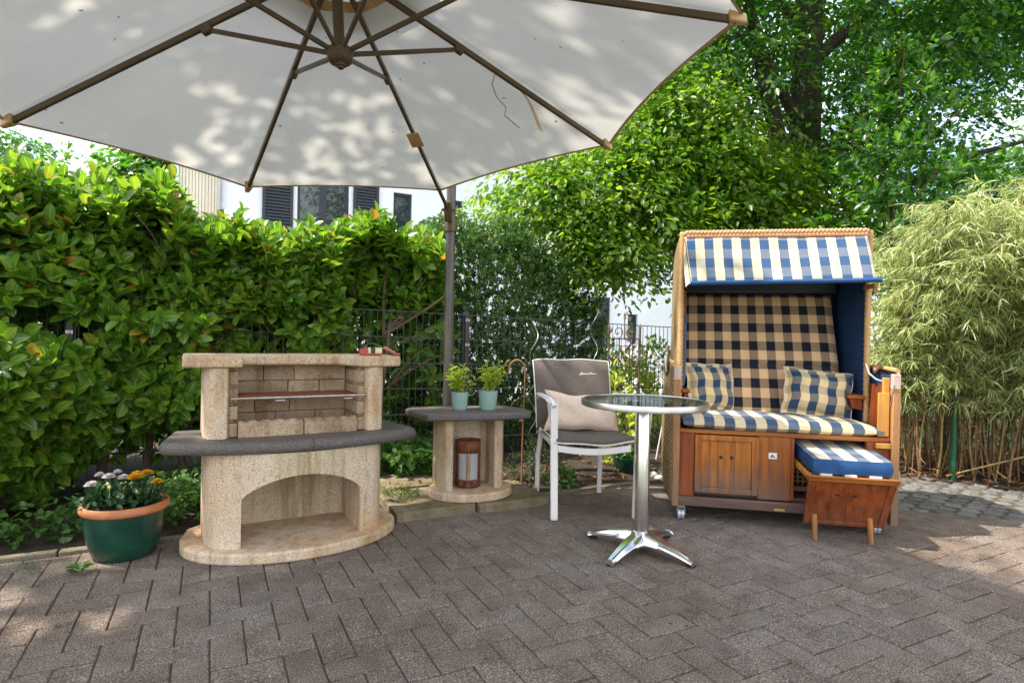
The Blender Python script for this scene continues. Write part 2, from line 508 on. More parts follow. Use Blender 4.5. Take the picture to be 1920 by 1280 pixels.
plaster_m = simple('white_render', (0.74, 0.75, 0.77), (0.80, 0.80, 0.82), 1.5, 0.9, bscale=80, bstr=0.1)
beige_m = simple('beige_cladding', (0.72, 0.64, 0.50), (0.78, 0.70, 0.56), 1.5, 0.8, bscale=40, bstr=0.05)
antra_m = simple('anthracite_paint', (0.020, 0.024, 0.032), (0.028, 0.033, 0.043), 3, 0.45, bscale=50, bstr=0.03)
fence_m = simple('fence_coating', (0.034, 0.035, 0.038), (0.055, 0.054, 0.054), 30, 0.42, bscale=90, bstr=0.05)
zinc_m = simple('zinc_metal', (0.36, 0.35, 0.34), (0.46, 0.45, 0.44), 14, 0.38, 0.9, 60, 0.05)
pole_m = simple('pole_paint', (0.10, 0.085, 0.075), (0.13, 0.112, 0.10), 6, 0.42, 0.55, 60, 0.03)
rib_m = simple('rib_brown_paint', (0.095, 0.060, 0.030), (0.130, 0.086, 0.046), 10, 0.38, 0.3, 60, 0.03)
tan_m = simple('tan_leatherette', (0.46, 0.27, 0.13), (0.56, 0.36, 0.19), 14, 0.6, bscale=90, bstr=0.15)
hem_m = simple('tan_hem', (0.42, 0.27, 0.15), (0.52, 0.36, 0.22), 12, 0.8, bscale=120, bstr=0.2)
white_m = simple('white_powder_coat', (0.78, 0.71, 0.67), (0.83, 0.77, 0.735), 5, 0.38, 0.0, 90, 0.03)
armpad_m = simple('arm_pad', (0.50, 0.49, 0.48), (0.58, 0.57, 0.56), 8, 0.5, bscale=70, bstr=0.05)
alu_m = simple('polished_aluminium', (0.70, 0.69, 0.68), (0.80, 0.79, 0.78), 5, 0.17, 1.0, 25, 0.03, 0.002)
rim_m = simple('brushed_rim', (0.62, 0.60, 0.58), (0.78, 0.76, 0.73), 25, 0.32, 1.0, 60, 0.05, 0.002)
rubber_m = simple('black_rubber', (0.015, 0.015, 0.016), None, rough=0.6, bstr=0)
greyfab_m = simple('grey_brown_fabric', (0.115, 0.092, 0.080), (0.145, 0.118, 0.102), 60, 0.95, bscale=420, bstr=0.5, bdist=0.002, spec=0.2)
piping_m = simple('pale_piping', (0.66, 0.60, 0.54), None, rough=0.8, bscale=200, bstr=0.2)
beigefab_m = simple('beige_fabric', (0.66, 0.50, 0.385), (0.74, 0.58, 0.45), 50, 0.95, bscale=340, bstr=0.5, bdist=0.002, spec=0.2)
thread_m = simple('white_thread', (0.85, 0.84, 0.82), None, rough=0.8, bstr=0)
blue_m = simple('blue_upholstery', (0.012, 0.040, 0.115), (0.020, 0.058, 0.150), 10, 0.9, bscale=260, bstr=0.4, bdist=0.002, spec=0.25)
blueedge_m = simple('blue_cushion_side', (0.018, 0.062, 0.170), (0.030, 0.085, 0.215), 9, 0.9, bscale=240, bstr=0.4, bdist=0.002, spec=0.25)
litblue_m = simple('lit_blue_upholstery', (0.085, 0.095, 0.150), (0.11, 0.12, 0.18), 6, 0.8, bscale=160, bstr=0.2)  # the blue upholstery again, lightened in colour to stand for light on it
CREAM, NAVY = (0.76, 0.57, 0.29), (0.016, 0.040, 0.080)
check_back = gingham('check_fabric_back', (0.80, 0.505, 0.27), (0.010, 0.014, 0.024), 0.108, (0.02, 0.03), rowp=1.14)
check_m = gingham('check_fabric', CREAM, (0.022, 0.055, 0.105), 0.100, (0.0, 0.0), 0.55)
check_awn = gingham('check_fabric_awning', (0.60, 0.52, 0.345), (0.026, 0.074, 0.160), 0.104, (0.03, 0.04), 0.42, rowp=1.3)  # cream darkened to stand in for tree shade on the awning
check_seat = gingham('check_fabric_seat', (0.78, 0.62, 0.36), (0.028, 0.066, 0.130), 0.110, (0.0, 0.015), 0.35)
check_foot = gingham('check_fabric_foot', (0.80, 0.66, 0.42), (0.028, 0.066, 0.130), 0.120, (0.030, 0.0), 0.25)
teak_m = wood('teak_panel', (0.42, 0.122, 0.016), (0.19, 0.046, 0.008), (38, 38, 2.4), 0.75, (0.14, 0.36))
teakdoor_m = wood('teak_door', (0.52, 0.170, 0.018), (0.24, 0.062, 0.008), (40, 40, 2.6), 0.85, (0.17, 0.36))
teakh_m = wood('teak_rail', (0.42, 0.14, 0.026), (0.19, 0.054, 0.011), (2.6, 40, 40), 0.0)
teakred_m = wood('red_teak', (0.31, 0.068, 0.013), (0.12, 0.025, 0.006), (36, 36, 2.4), 0.35, (0.06, 0.22))
honey_m = wood('honey_wood', (0.62, 0.30, 0.060), (0.46, 0.19, 0.035), (30, 30, 2.6), 0.0, rough=0.38)
post_m = wood('post_wood', (0.44, 0.22, 0.085), (0.28, 0.12, 0.042), (40, 40, 2.5), 0.7, (0.08, 0.45), grey=(0.22, 0.16, 0.12))
palewood_m = wood('bleached_wood', (0.60, 0.45, 0.37), (0.44, 0.31, 0.25), (40, 40, 3))
orange_m = wood('orange_wood', (0.46, 0.185, 0.035), (0.30, 0.10, 0.02), (30, 30, 2.6), 0.5, (0.0, 0.12), rough=0.45)
beam_m = wood('weathered_beam', (0.155, 0.085, 0.06), (0.075, 0.045, 0.035), (2.5, 40, 40), 0.0, rough=0.55)
brown_m = simple('brown_leather', (0.085, 0.030, 0.014), (0.13, 0.05, 0.022), 16, 0.4, bscale=90, bstr=0.1)
wicker_m = wicker_mat()
cane_wrap = simple('cane_wrap', (0.46, 0.25, 0.09), (0.58, 0.35, 0.145), 45, 0.5, bscale=120, bstr=0.2)
braid_m = simple('braid_strand_cane', (0.50, 0.23, 0.10), (0.62, 0.33, 0.165), 30, 0.55, bscale=140, bstr=0.35, stretch=(1, 6, 6))
rust_m = simple('rusty_iron', (0.13, 0.038, 0.016), (0.22, 0.075, 0.030), 26, 0.85, 0.2, 90, 0.5)
rustrod_m = simple('rusty_rod', (0.30, 0.13, 0.05), (0.42, 0.20, 0.085), 40, 0.7, 0.3, 120, 0.2)
steel_m = simple('grate_steel', (0.42, 0.36, 0.30), (0.60, 0.54, 0.47), 40, 0.4, 0.8, 90, 0.1)
darkwood_m = simple('handset_dark', (0.02, 0.02, 0.022), None, rough=0.5, bstr=0)
green_glaze = simple('green_glaze', (0.004, 0.032, 0.019), (0.010, 0.062, 0.036), 9, 0.25, bscale=30, bstr=0.05)
terracotta = simple('terracotta_rim', (0.42, 0.135, 0.045), (0.54, 0.21, 0.085), 14, 0.6, bscale=80, bstr=0.2)
mint_glass = simple('mint_glazed_pot', (0.27, 0.40, 0.345), (0.34, 0.47, 0.41), 9, 0.18, bscale=20, bstr=0.03)
red_m = simple('red_plastic', (0.40, 0.055, 0.035), (0.47, 0.08, 0.05), 18, 0.45, bscale=60, bstr=0.1)
label_m = simple('label_print', (0.70, 0.66, 0.52), (0.62, 0.50, 0.12), 55, 0.5, bstr=0)
dark_m = simple('dark_print', (0.03, 0.035, 0.06), None, rough=0.5, bstr=0)
stripe_m = simple('silver_print', (0.55, 0.56, 0.60), None, rough=0.3, metal=0.4, bstr=0)
bark_m = simple('tree_bark', (0.040, 0.028, 0.019), (0.085, 0.062, 0.043), 9, 0.95, bscale=28, bstr=0.9, bdist=0.03, stretch=(1, 1, 0.3))
stem_m = simple('laurel_bark', (0.13, 0.075, 0.042), (0.22, 0.14, 0.085), 22, 0.9, bscale=50, bstr=0.6, bdist=0.008, stretch=(1, 1, 0.35))
cane_m = simple('bamboo_cane', (0.30, 0.20, 0.06), (0.42, 0.30, 0.11), 10, 0.45, bscale=40, bstr=0.1)
cane_dark = simple('old_cane', (0.07, 0.040, 0.022), (0.14, 0.08, 0.042), 12, 0.7, bscale=40, bstr=0.2)
cane_brown = simple('dry_cane', (0.20, 0.10, 0.045), (0.30, 0.17, 0.075), 12, 0.6, bscale=40, bstr=0.2)
greenpost_m = simple('green_coating', (0.008, 0.075, 0.030), (0.015, 0.10, 0.042), 8, 0.4, bscale=40, bstr=0.03)
stone_m = granular('pale_stone', (0.44, 0.46, 0.46), (0.25, 0.27, 0.28), (0.62, 0.63, 0.62), 60, rnd=0.2)
tile_m = simple('roof_tile', (0.20, 0.055, 0.03), (0.27, 0.08, 0.045), 5, 0.8, bscale=40, bstr=0.2)
wax_m = wood('candle_wood', (0.50, 0.30, 0.15), (0.30, 0.16, 0.07), (60, 60, 6))
grass_m = leaf_mat('moss_leaf', [(0, (0.06, 0.13, 0.015)), (1, (0.12, 0.20, 0.03))], (1.6, 1.8, 0.8), 0.6, 0.3)

laurel_m = leaf_mat('laurel_leaf', [(0.0, (0.050, 0.125, 0.010)), (0.30, (0.082, 0.200, 0.016)), (0.60, (0.128, 0.262, 0.022)), (0.93, (0.205, 0.325, 0.032)), (0.982, (0.26, 0.25, 0.030)), (0.992, (0.40, 0.22, 0.03)), (1.0, (0.40, 0.10, 0.025))],
                    (2.1, 2.1, 0.9), 0.24, 0.38, 0.9)
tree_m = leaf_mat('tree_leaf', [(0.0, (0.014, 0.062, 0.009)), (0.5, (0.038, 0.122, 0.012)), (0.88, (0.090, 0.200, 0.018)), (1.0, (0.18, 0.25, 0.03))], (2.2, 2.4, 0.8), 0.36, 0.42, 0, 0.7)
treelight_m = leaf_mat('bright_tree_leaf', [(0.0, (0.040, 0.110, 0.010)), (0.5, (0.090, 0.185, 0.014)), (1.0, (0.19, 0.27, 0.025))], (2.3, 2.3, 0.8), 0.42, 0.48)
holly_m = leaf_mat('small_dark_leaf', [(0.0, (0.034, 0.092, 0.026)), (0.6, (0.074, 0.168, 0.042)), (0.92, (0.150, 0.240, 0.055)), (1.0, (0.26, 0.25, 0.06))], (1.7, 1.8, 0.9), 0.26, 0.30)
bamboo_m = leaf_mat('bamboo_leaf', [(0.0, (0.095, 0.150, 0.035)), (0.40, (0.25, 0.31, 0.095)), (0.75, (0.46, 0.50, 0.19)), (1.0, (0.70, 0.67, 0.42))], (1.5, 1.5, 1.0), 0.40, 0.38)
herb_m = leaf_mat('herb_leaf', [(0.0, (0.20, 0.30, 0.02)), (0.6, (0.38, 0.46, 0.05)), (1.0, (0.55, 0.56, 0.09))], (1.7, 1.7, 0.8), 0.45, 0.4)
ground_m = leaf_mat('ground_cover_leaf', [(0.0, (0.025, 0.090, 0.015)), (0.6, (0.050, 0.150, 0.020)), (1.0, (0.095, 0.215, 0.030))], (1.8, 1.9, 0.9), 0.45, 0.35, 0.35)
thyme_m = leaf_mat('grey_green_leaf', [(0.0, (0.045, 0.085, 0.030)), (0.6, (0.090, 0.140, 0.050)), (1.0, (0.17, 0.19, 0.080))], (1.5, 1.6, 0.9), 0.5, 0.3)
mum_m = leaf_mat('mum_leaf', [(0.0, (0.016, 0.060, 0.018)), (1.0, (0.040, 0.105, 0.030))], (1.4, 1.5, 0.9), 0.45, 0.25)
litter_m = leaf_mat('dry_leaf', [(0.0, (0.06, 0.026, 0.012)), (0.5, (0.16, 0.072, 0.028)), (1.0, (0.33, 0.185, 0.085))], (1.2, 1.1, 0.9), 0.8, 0.2)
whitepetal = leaf_mat('white_petal', [(0, (0.72, 0.62, 0.62)), (1, (0.86, 0.82, 0.80))], (1.1, 1.1, 1.1), 0.6, 0.3)
yellowpetal = leaf_mat('yellow_petal', [(0, (0.72, 0.40, 0.015)), (1, (0.86, 0.58, 0.03))], (1.2, 1.1, 0.8), 0.6, 0.3)
bud_m = simple('pale_bud', (0.55, 0.55, 0.18), (0.68, 0.66, 0.32), 60, 0.7, bstr=0)
glass_t = NT('window_glass')
_gl = glass_t.prin((0.020, 0.028, 0.030), 0.03, 0, None, 0.9)
glass_m = glass_t.out(_gl)
# smoked glass of the bistro table
tt = NT('smoked_glass')
_g1 = tt.prin((0.05, 0.07, 0.065), 0.02, 0, None, 0.9, **{'IOR': 1.6, 'Coat Weight': 0.6, 'Coat Roughness': 0.02})
_tr = tt.n('BsdfTransparent'); _tr.inputs[0].default_value = (0.62, 0.68, 0.66, 1)
_mx = tt.n('MixShader'); _mx.inputs[0].default_value = 0.30
tt.l(_g1, _mx.inputs[2]); tt.l(_tr.outputs[0], _mx.inputs[1])
smoked_m = tt.out(_mx.outputs[0])
clear = NT('frosted_lantern_glass')
_c1 = clear.prin((0.62, 0.62, 0.60), 0.25, 0, None, 0.5)
_c2 = clear.n('BsdfTransparent'); _mx2 = clear.n('MixShader'); _mx2.inputs[0].default_value = 0.62
clear.l(_c2.outputs[0], _mx2.inputs[1]); clear.l(_c1, _mx2.inputs[2])
lglass_m = clear.out(_mx2.outputs[0])

TH = math.radians(27.25)                # direction of the paving, bed edge, fence and house
EB = Vector((math.cos(TH), math.sin(TH), 0)); EA = Vector((-math.sin(TH), math.cos(TH), 0))
def BA(b, a, z=0.0): return EB * b + EA * a + Vector((0, 0, z))

# ================================================================== the setting
def structure(name, mb, mat, parent=None, **k):
    o = mb.build(name, mat, parent, **k)
    if parent is None: o['kind'] = 'structure'
    return o

g = MB()
g.add([(-160, -60, -0.10), (160, -60, -0.10), (160, 260, -0.10), (-160, 260, -0.10)], [(0, 1, 2, 3)])
structure('ground', g, lawn_m)

# pale paved area of the neighbouring garden, beyond the fence
g = MB()
q = [BA(-9, 8.6, -0.03), BA(14, 8.6, -0.03), BA(14, 15.3, -0.03), BA(-9, 15.3, -0.03)]
g.add(q, [(0, 1, 2, 3)])
structure('neighbour_path', g, path_m)
g = MB(); g.add([BA(-9, 4.60, -0.026), BA(14, 4.60, -0.026), BA(14, 8.62, -0.026), BA(-9, 8.62, -0.026)], [(0, 1, 2, 3)])
structure('neighbour_bed', g, soil_m)

# planting bed between patio and fence
g = MB()
nu, nv = 90, 16
def bed(u, v):
    p = BA(-4.6 + 10.4 * u, 3.27 + 1.36 * v)
    z = 0.005 + 0.035 * math.sin(PI * min(1, v * 1.2)) * (0.6 + 0.4 * math.sin(9 * u + 3 * v)) + random.uniform(-0.008, 0.008)
    return (p.x, p.y, z)
g.grid(bed, nu, nv)
structure('planting_bed', g, soil_m)

# patio: bedding sand with pavers laid in herringbone
PA = 0.104
patio = structure('patio', MB().add([BA(-5.0, -2.0, -0.0058), BA(7.5, -2.0, -0.0058), BA(7.5, 3.30, -0.0058), BA(-5.0, 3.30, -0.0058)], [(0, 1, 2, 3)]), sand_m)

def clip(poly, p0, nrm):
    out = []
    for i in range(len(poly)):
        a, b = poly[i], poly[(i + 1) % len(poly)]
        da = (a[0] - p0[0]) * nrm[0] + (a[1] - p0[1]) * nrm[1]; db = (b[0] - p0[0]) * nrm[0] + (b[1] - p0[1]) * nrm[1]
        if da <= 0: out.append(a)
        if (da < 0 < db) or (db < 0 < da):
            t = da / (da - db); out.append((a[0] + (b[0] - a[0]) * t, a[1] + (b[1] - a[1]) * t))
    return out
def area(poly):
    return abs(sum(poly[i][0] * poly[(i + 1) % len(poly)][1] - poly[(i + 1) % len(poly)][0] * poly[i][1] for i in range(len(poly)))) / 2
def stone_block(poly, mb, h=0.06, ch=0.0028, z=0.0, M=None, wob=0.0):
    """a convex block with chamfered top edge; top at z"""
    n = len(poly); cx = sum(p[0] for p in poly) / n; cy = sum(p[1] for p in poly) / n
    ins = []
    for x, y in poly:
        d = math.hypot(x - cx, y - cy); k = max(0.2, 1 - ch * 1.4 / max(d, 1e-6)); ins.append((cx + (x - cx) * k, cy + (y - cy) * k))
    vs = [(x, y, z - h) for x, y in poly] + [(x, y, z - ch) for x, y in poly] + [(x, y, z + random.uniform(-wob, wob)) for x, y in ins]
    fs = []
    for i in range(n):
        j = (i + 1) % n
        fs += [(i, j, n + j, n + i), (n + i, n + j, 2 * n + j, 2 * n + i)]
    fs.append(tuple(range(2 * n, 3 * n)))
    if M: vs = [tuple(M @ Vector(v)) for v in vs]
    return mb.add(vs, fs)

COB_P = (2.443, 3.628); COB_N = Vector((0.195, 0.593)).normalized()      # cobbles begin here
def ba2(x, y): return x * EB.x + y * EB.y, x * EA.x + y * EA.y
_cp = ba2(*COB_P); _cq = ba2(COB_P[0] + COB_N.x, COB_P[1] + COB_N.y); COB_NB = (_cq[0] - _cp[0], _cq[1] - _cp[1])
gap = 0.0019
def rect_mesh(w, h):
    mb = MB(); stone_block([(-w / 2, -h / 2), (w / 2, -h / 2), (w / 2, h / 2), (-w / 2, h / 2)], mb)
    return mb.mesh('paver', paver_m)
def worn_mesh(seed):
    r = random.Random(seed); w, h = 2 * PA - 2 * gap, PA - 2 * gap
    pts = []
    for (x0, y0), (x1, y1) in zip([(-w / 2, -h / 2), (w / 2, -h / 2), (w / 2, h / 2), (-w / 2, h / 2)], [(w / 2, -h / 2), (w / 2, h / 2), (-w / 2, h / 2), (-w / 2, -h / 2)]):
        n_ = 4 if abs(x1 - x0) > .15 else 3
        for k in range(n_):
            f = k / n_; j = 0 if k else r.uniform(.0004, .0022)
            x, y = x0 + (x1 - x0) * f, y0 + (y1 - y0) * f
            q_ = 1 - (j + r.uniform(0, .0012)) / math.hypot(x, y); pts.append((x * q_, y * q_))
    mb = MB(); stone_block(pts, mb, ch=.0032, wob=.0006); return mb.mesh('paver', paver_m)
pav_meshes = [worn_mesh(k) for k in range(8)]
pavers = []
for kx in range(-40, 66):
    for ky in range(-16, 34):
        v = (kx - ky + 2) % 4
        if v == 0: w, h = 2, 1
        elif v == 3: w, h = 1, 2
        else: continue
        x0, y0 = (kx + 0.10454) * PA, (ky - 0.09503) * PA
        poly = [(x0 + gap, y0 + gap), (x0 + w * PA - gap, y0 + gap), (x0 + w * PA - gap, y0 + h * PA - gap), (x0 + gap, y0 + h * PA - gap)]
        c = clip(clip(poly, (0, 3.245), (0, 1)), _cp, COB_NB)
        if len(c) < 3 or area(c) < 0.0012: continue
        cx, cy = sum(p[0] for p in c) / len(c), sum(p[1] for p in c) / len(c)
        wpt = BA(cx, cy)
        depth = wpt.y
        vis = depth > 1.45 and abs(wpt.x / depth) < 0.93
        pavers.append((0 if vis else 1, depth, w, c, area(c) > 0.99 * area(poly), wpt, (x0 + w * PA / 2, y0 + h * PA / 2)))
pavers.sort(key=lambda p: (p[0], p[1]))
rest = MB()
for i, (_, depth, w, c, full, wpt, ctr) in enumerate(pavers):
    dz = random.uniform(-0.0022, 0.0022)
    if i < 298:
        if full:
            o = link('paver', pav_meshes[i % 8], patio)
            p = BA(*ctr, dz); o.location = p
            o.rotation_euler = (random.uniform(-.008, .008), random.uniform(-.008, .008), TH + (0 if w == 2 else PI / 2) + random.uniform(-.006, .006) + (PI if random.random() < .5 else 0))
        else:
            mb = MB(); stone_block([tuple(BA(*p))[:2] for p in c], mb, z=dz); mb.build('paver', paver_m, patio)
    else:
        stone_block([tuple(BA(*p))[:2] for p in c], rest, z=dz)
rest.build('far_pavers', paver_m, patio, kind='stuff')

# kerb stones along the planting bed
kp = [(-4.6 + i * 1.0) for i in range(11)]
kerb = thing('bed_kerb', 'low row of weathered concrete edging stones between the paved patio and the planting bed', 'kerb')
for b in kp:
    mb = MB()
    p = [BA(b + .004, 3.252), BA(b + .996, 3.252), BA(b + .996, 3.300), BA(b + .004, 3.300)]
    mb.prism([(v.x, v.y) for v in p], -0.1, random.uniform(0.012, 0.022)); mb.build('edging_stone', kerb_m, kerb, bevel=.006)

# cobbled strip on the right
cob = structure('cobbled_path', MB().add([(1.3, 3.99, -0.014), (6.5, 2.2, -0.014), (7.2, 3.0, -0.014), (3.651, 4.20, -0.014), (3.0, 4.70, -0.014), (1.6, 5.4, -0.014)], [(0, 1, 2, 3, 4, 5)]), sand_m)
cdir = Vector((0.950, -0.312, 0)); cnrm = Vector((0.312, 0.950, 0))
cob_meshes = []
for k in range(5):
    mb = MB()
    pts = []
    for j in range(8):
        a = 2 * PI * (j + .5) / 8
        r = 0.047 * (1 / max(abs(math.cos(a)), abs(math.sin(a)))) ** 0.75 * random.uniform(.90, 1.06)
        pts.append((r * math.cos(a) * 1.18, r * math.sin(a)))
    stone_block(pts, mb, 0.06, 0.012, 0.0, wob=0.004); cob_meshes.append(mb.mesh('cobblestone', cobble_m))
ncob = 0
for r in range(12):
    off = (r % 2) * 0.055 + random.uniform(-.01, .01)
    for k in range(-12, 30):
        p = Vector((COB_P[0], COB_P[1], 0)) + cdir * (k * 0.118 + off + random.uniform(-.006, .006)) + cnrm * (0.052 + r * 0.100 + random.uniform(-.006, .006))
        lim = (p.x - 3.055) * 0.412 + (p.y - 4.60) * 0.596
        if lim > 0.03 or p.x > 4.1 or p.x / p.y > 0.93 or p.x < 1.7: continue
        o = link('cobblestone', random.choice(cob_meshes), cob); ncob += 1
        o.location = (p.x, p.y, random.uniform(-0.003, 0.010)); o.rotation_euler = (random.uniform(-.06, .06), random.uniform(-.06, .06), math.atan2(cdir.y, cdir.x) + random.uniform(-.10, .10) + random.choice((0, PI)))

# soil strip under the bamboo
g = MB()
s0, s1 = Vector((1.7, 5.48, 0)), Vector((6.5, 2.15, 0))
def bsoil(u, v):
    p = s0.lerp(s1, u) + Vector((0.412, 0.596, 0)).normalized() * (v * 1.7)
    return (p.x, p.y, 0.004 + 0.05 * min(1, v * 3) + random.uniform(-.008, .008))
g.grid(bsoil, 60, 14, flip=False)
structure('bamboo_bed', g, soil_m)

# ------------------------------------------------------------------ house
HA = 15.1
house = thing('house', 'white rendered house with anthracite shutters behind the fence and hedge', 'house', (0, 0, 0), 0)
def HB(b, z, d=0.0): return BA(b, HA - d, z)          # d metres in front of the wall face
def hbox(mb, b0, b1, z0, z1, d0, d1, m=0):
    return mb.hexa([HB(b0, z0, d1), HB(b1, z0, d1), HB(b1, z0, d0), HB(b0, z0, d0), HB(b0, z1, d1), HB(b1, z1, d1), HB(b1, z1, d0), HB(b0, z1, d0)], m)
def px2b(u):
    t = (u - 960) / 1095; Y = HA / (math.cos(TH) - t * math.sin(TH)); X = t * Y
    return X * EB.x + Y * EB.y
# openings: (b0, b1, z0, z1)
wins = [(px2b(553), px2b(650), 2.75, 4.95), (px2b(733), px2b(768), 3.35, 4.78), (px2b(845), px2b(864), 3.35, 4.78), (px2b(1176), px2b(1195), 0.70, 1.86),
        (px2b(978), px2b(1000), 3.0, 4.8), (px2b(1040), px2b(1062), 3.0, 4.8)]
b_lo, b_hi = px2b(405), 18.0
mb = MB()
bs = sorted(set([b_lo, b_hi] + [w[0] for w in wins] + [w[1] for w in wins]))
for i in range(len(bs) - 1):
    b0, b1 = bs[i], bs[i + 1]; mid = (b0 + b1) / 2
    zz = [(-.3, 7.4)]
    for w in wins:
        if w[0] < mid < w[1]:
            zz = [(-.3, w[2]), (w[3], 7.4)]
    for z0, z1 in zz: hbox(mb, b0, b1, z0, z1, 0.0, -0.35)
mb.build('wall', plaster_m, house)
mb = MB(); hbox(mb, b_lo, b_hi, -.3, 7.4, -8.0, -8.3); hbox(mb, b_lo - .01, b_lo + .3, -.3, 7.4, -.36, -8.0); hbox(mb, b_hi - .3, b_hi, -.3, 7.4, -.36, -8.0)
mb.build('rear_wall', plaster_m, house)
mb = MB()
rz = [HB(b_lo - .4, 7.4, .5), HB(b_hi + .4, 7.4, .5), HB(b_hi + .4, 7.4, -8.8), HB(b_lo - .4, 7.4, -8.8), HB(b_lo - .4, 9.9, -4.1), HB(b_hi + .4, 9.9, -4.1)]
mb.add(rz, [(0, 1, 5, 4), (2, 3, 4, 5), (1, 2, 5), (3, 0, 4), (3, 2, 1, 0)]); mb.build('roof', tile_m, house)
for i, (b0, b1, z0, z1) in enumerate(wins):
    fr = MB(); fw = 0.075
    for (x0, x1, y0, y1) in ((b0, b0 + fw, z0, z1), (b1 - fw, b1, z0, z1), (b0 + fw, b1 - fw, z0, z0 + fw), (b0 + fw, b1 - fw, z1 - fw, z1)):
        hbox(fr, x0 + .002, x1 - .002, y0 + .002, y1 - .002, -.08, -.16)
    if i == 0: hbox(fr, (b0 + b1) / 2 - .08, (b0 + b1) / 2 + .08, z0 + fw, z1 - fw, -.083, -.155)
    w = fr.build('window', antra_m, house)
    panes = [(b0 + fw, b1 - fw)] if i else [(b0 + fw, (b0 + b1) / 2 - .08), ((b0 + b1) / 2 + .08, b1 - fw)]
    for x0, x1 in panes:
        pm = MB(); hbox(pm, x0, x1, z0 + fw, z1 - fw, -.115, -.125); pm.build('pane', glass_m, w)
    sl = MB(); hbox(sl, b0 - .05, b1 + .05, z0 - .05, z0 - .005, .06, -.10); sl.build('sill', antra_m, w)
    pm = MB(); hbox(pm, b0 - .02, b1 + .02, z0 - .02, z1 + .02, -.36, -.38); pm.build('dark_room', dark_m, w)
def shutter(b0, b1, z0, z1):
    fr = MB(); e = .07
    for (x0, x1, y0, y1) in ((b0, b0 + e, z0, z1), (b1 - e, b1, z0, z1), (b0 + e, b1 - e, z0, z0 + e), (b0 + e, b1 - e, z1 - e, z1)):
        hbox(fr, x0, x1, y0, y1, .055, .012)
    s = fr.build('shutter', antra_m, house)
    n = int((z1 - z0 - 2 * e) / .075)
    sm = MB()
    for k in range(n):
        zc = z0 + e + (k + .5) * (z1 - z0 - 2 * e) / n
        sm.hexa([HB(b0 + e, zc - .04, .05), HB(b1 - e, zc - .04, .05), HB(b1 - e, zc - .03, .042), HB(b0 + e, zc - .03, .042),
                 HB(b0 + e, zc + .025, .022), HB(b1 - e, zc + .025, .022), HB(b1 - e, zc + .035, .015), HB(b0 + e, zc + .035, .015)])
    sm.build('slats', antra_m, s, kind='stuff')
    sh = MB(); hbox(sh, b0 + e * .9, b1 - e * .9, z0 + e * .9, z1 - e * .9, .0135, .0125); sh.build('backing', antra_m, s)
shutter(px2b(487), px2b(545), 2.75, 4.95); shutter(px2b(657), px2b(705), 2.75, 4.95)
shutter(px2b(1108), px2b(1140), -0.1, 2.35)
mb = MB(); mb.tube([HB(px2b(407), -.2, .08), HB(px2b(407), 7.35, .08)], .055, 10); mb.build('downpipe', zinc_m, house, smooth=40)
mb = MB(); mb.tube([HB(px2b(1098), -.2, .08), HB(px2b(1098), 1.45, .08)], .075, 10); mb.build('downpipe', white_m, house, smooth=40)
# beige clad annex on the left
annex = thing('annex', 'beige clad annex at the left end of the white house, half hidden by the hedge', 'building')
mb = MB(); hbox(mb, px2b(330), px2b(404), -.3, 6.2, -.2, -6); mb.build('wall', beige_m, annex)
n = 12
for k in range(n):
    b0 = px2b(330) + (px2b(404) - px2b(330)) * k / n; b1 = px2b(330) + (px2b(404) - px2b(330)) * (k + 1) / n
    mb = MB(); hbox(mb, b0 + .008, b1 - .008, -.1, 6.15, -.17, -.198); mb.build('cladding_board', beige_m, annex)
mb = MB(); hbox(mb, px2b(330) - .2, px2b(404), 6.2, 6.35, .0, -6.2); mb.build('roof', antra_m, annex)
mb = MB(); hbox(mb, px2b(330) - .10, px2b(330) - .004, -.1, 6.15, -.10, -.25); mb.build('corner_post', plaster_m, annex)

# ------------------------------------------------------------------ wire mesh fence
FA = 4.43
fence = thing('wire_fence', 'dark double rod wire mesh fence with square posts between bed and hedge', 'fence')
fb0, fb1 = -4.9, 5.6
def ftop(b): return 1.245 - (b + 0.68) * 0.0185
vrod = MB(); vrod.tube([(0, 0, 0.02), (0, 0, 1.0)], .0029, 5); vrod_me = vrod.mesh('vertical_rod', fence_m)
vis = []
b = fb0
while b < fb1:
    p = BA(b, FA); vis.append((0 if abs(p.x / p.y) < .92 else 1, abs(b - .3), b)); b += 0.0515
for (_, _, b) in vis:
    o = link('vertical_rod', vrod_me, fence); o.location = BA(b, FA); o.scale = (1, 1, ftop(b))
for k in range(7):
    for b0, b1 in ((fb0, -2.545), (-2.535, .0), (.01, 2.545), (2.555, fb1)):
        for d in (-.0065, .0065):
            mb = MB(); z0, z1 = ftop(b0 + .68 if False else b0) - .003 - .2 * k, ftop(b1) - .003 - .2 * k
            if z0 < 0.03: z0 = .03; z1 = .03
            mb.tube([BA(b0 + .68 - .68, FA + d, z0), BA(b1, FA + d, z1)], .0042, 6); mb.build('horizontal_rod', fence_m, fence)
_pw = (BA(0, 0).x, )
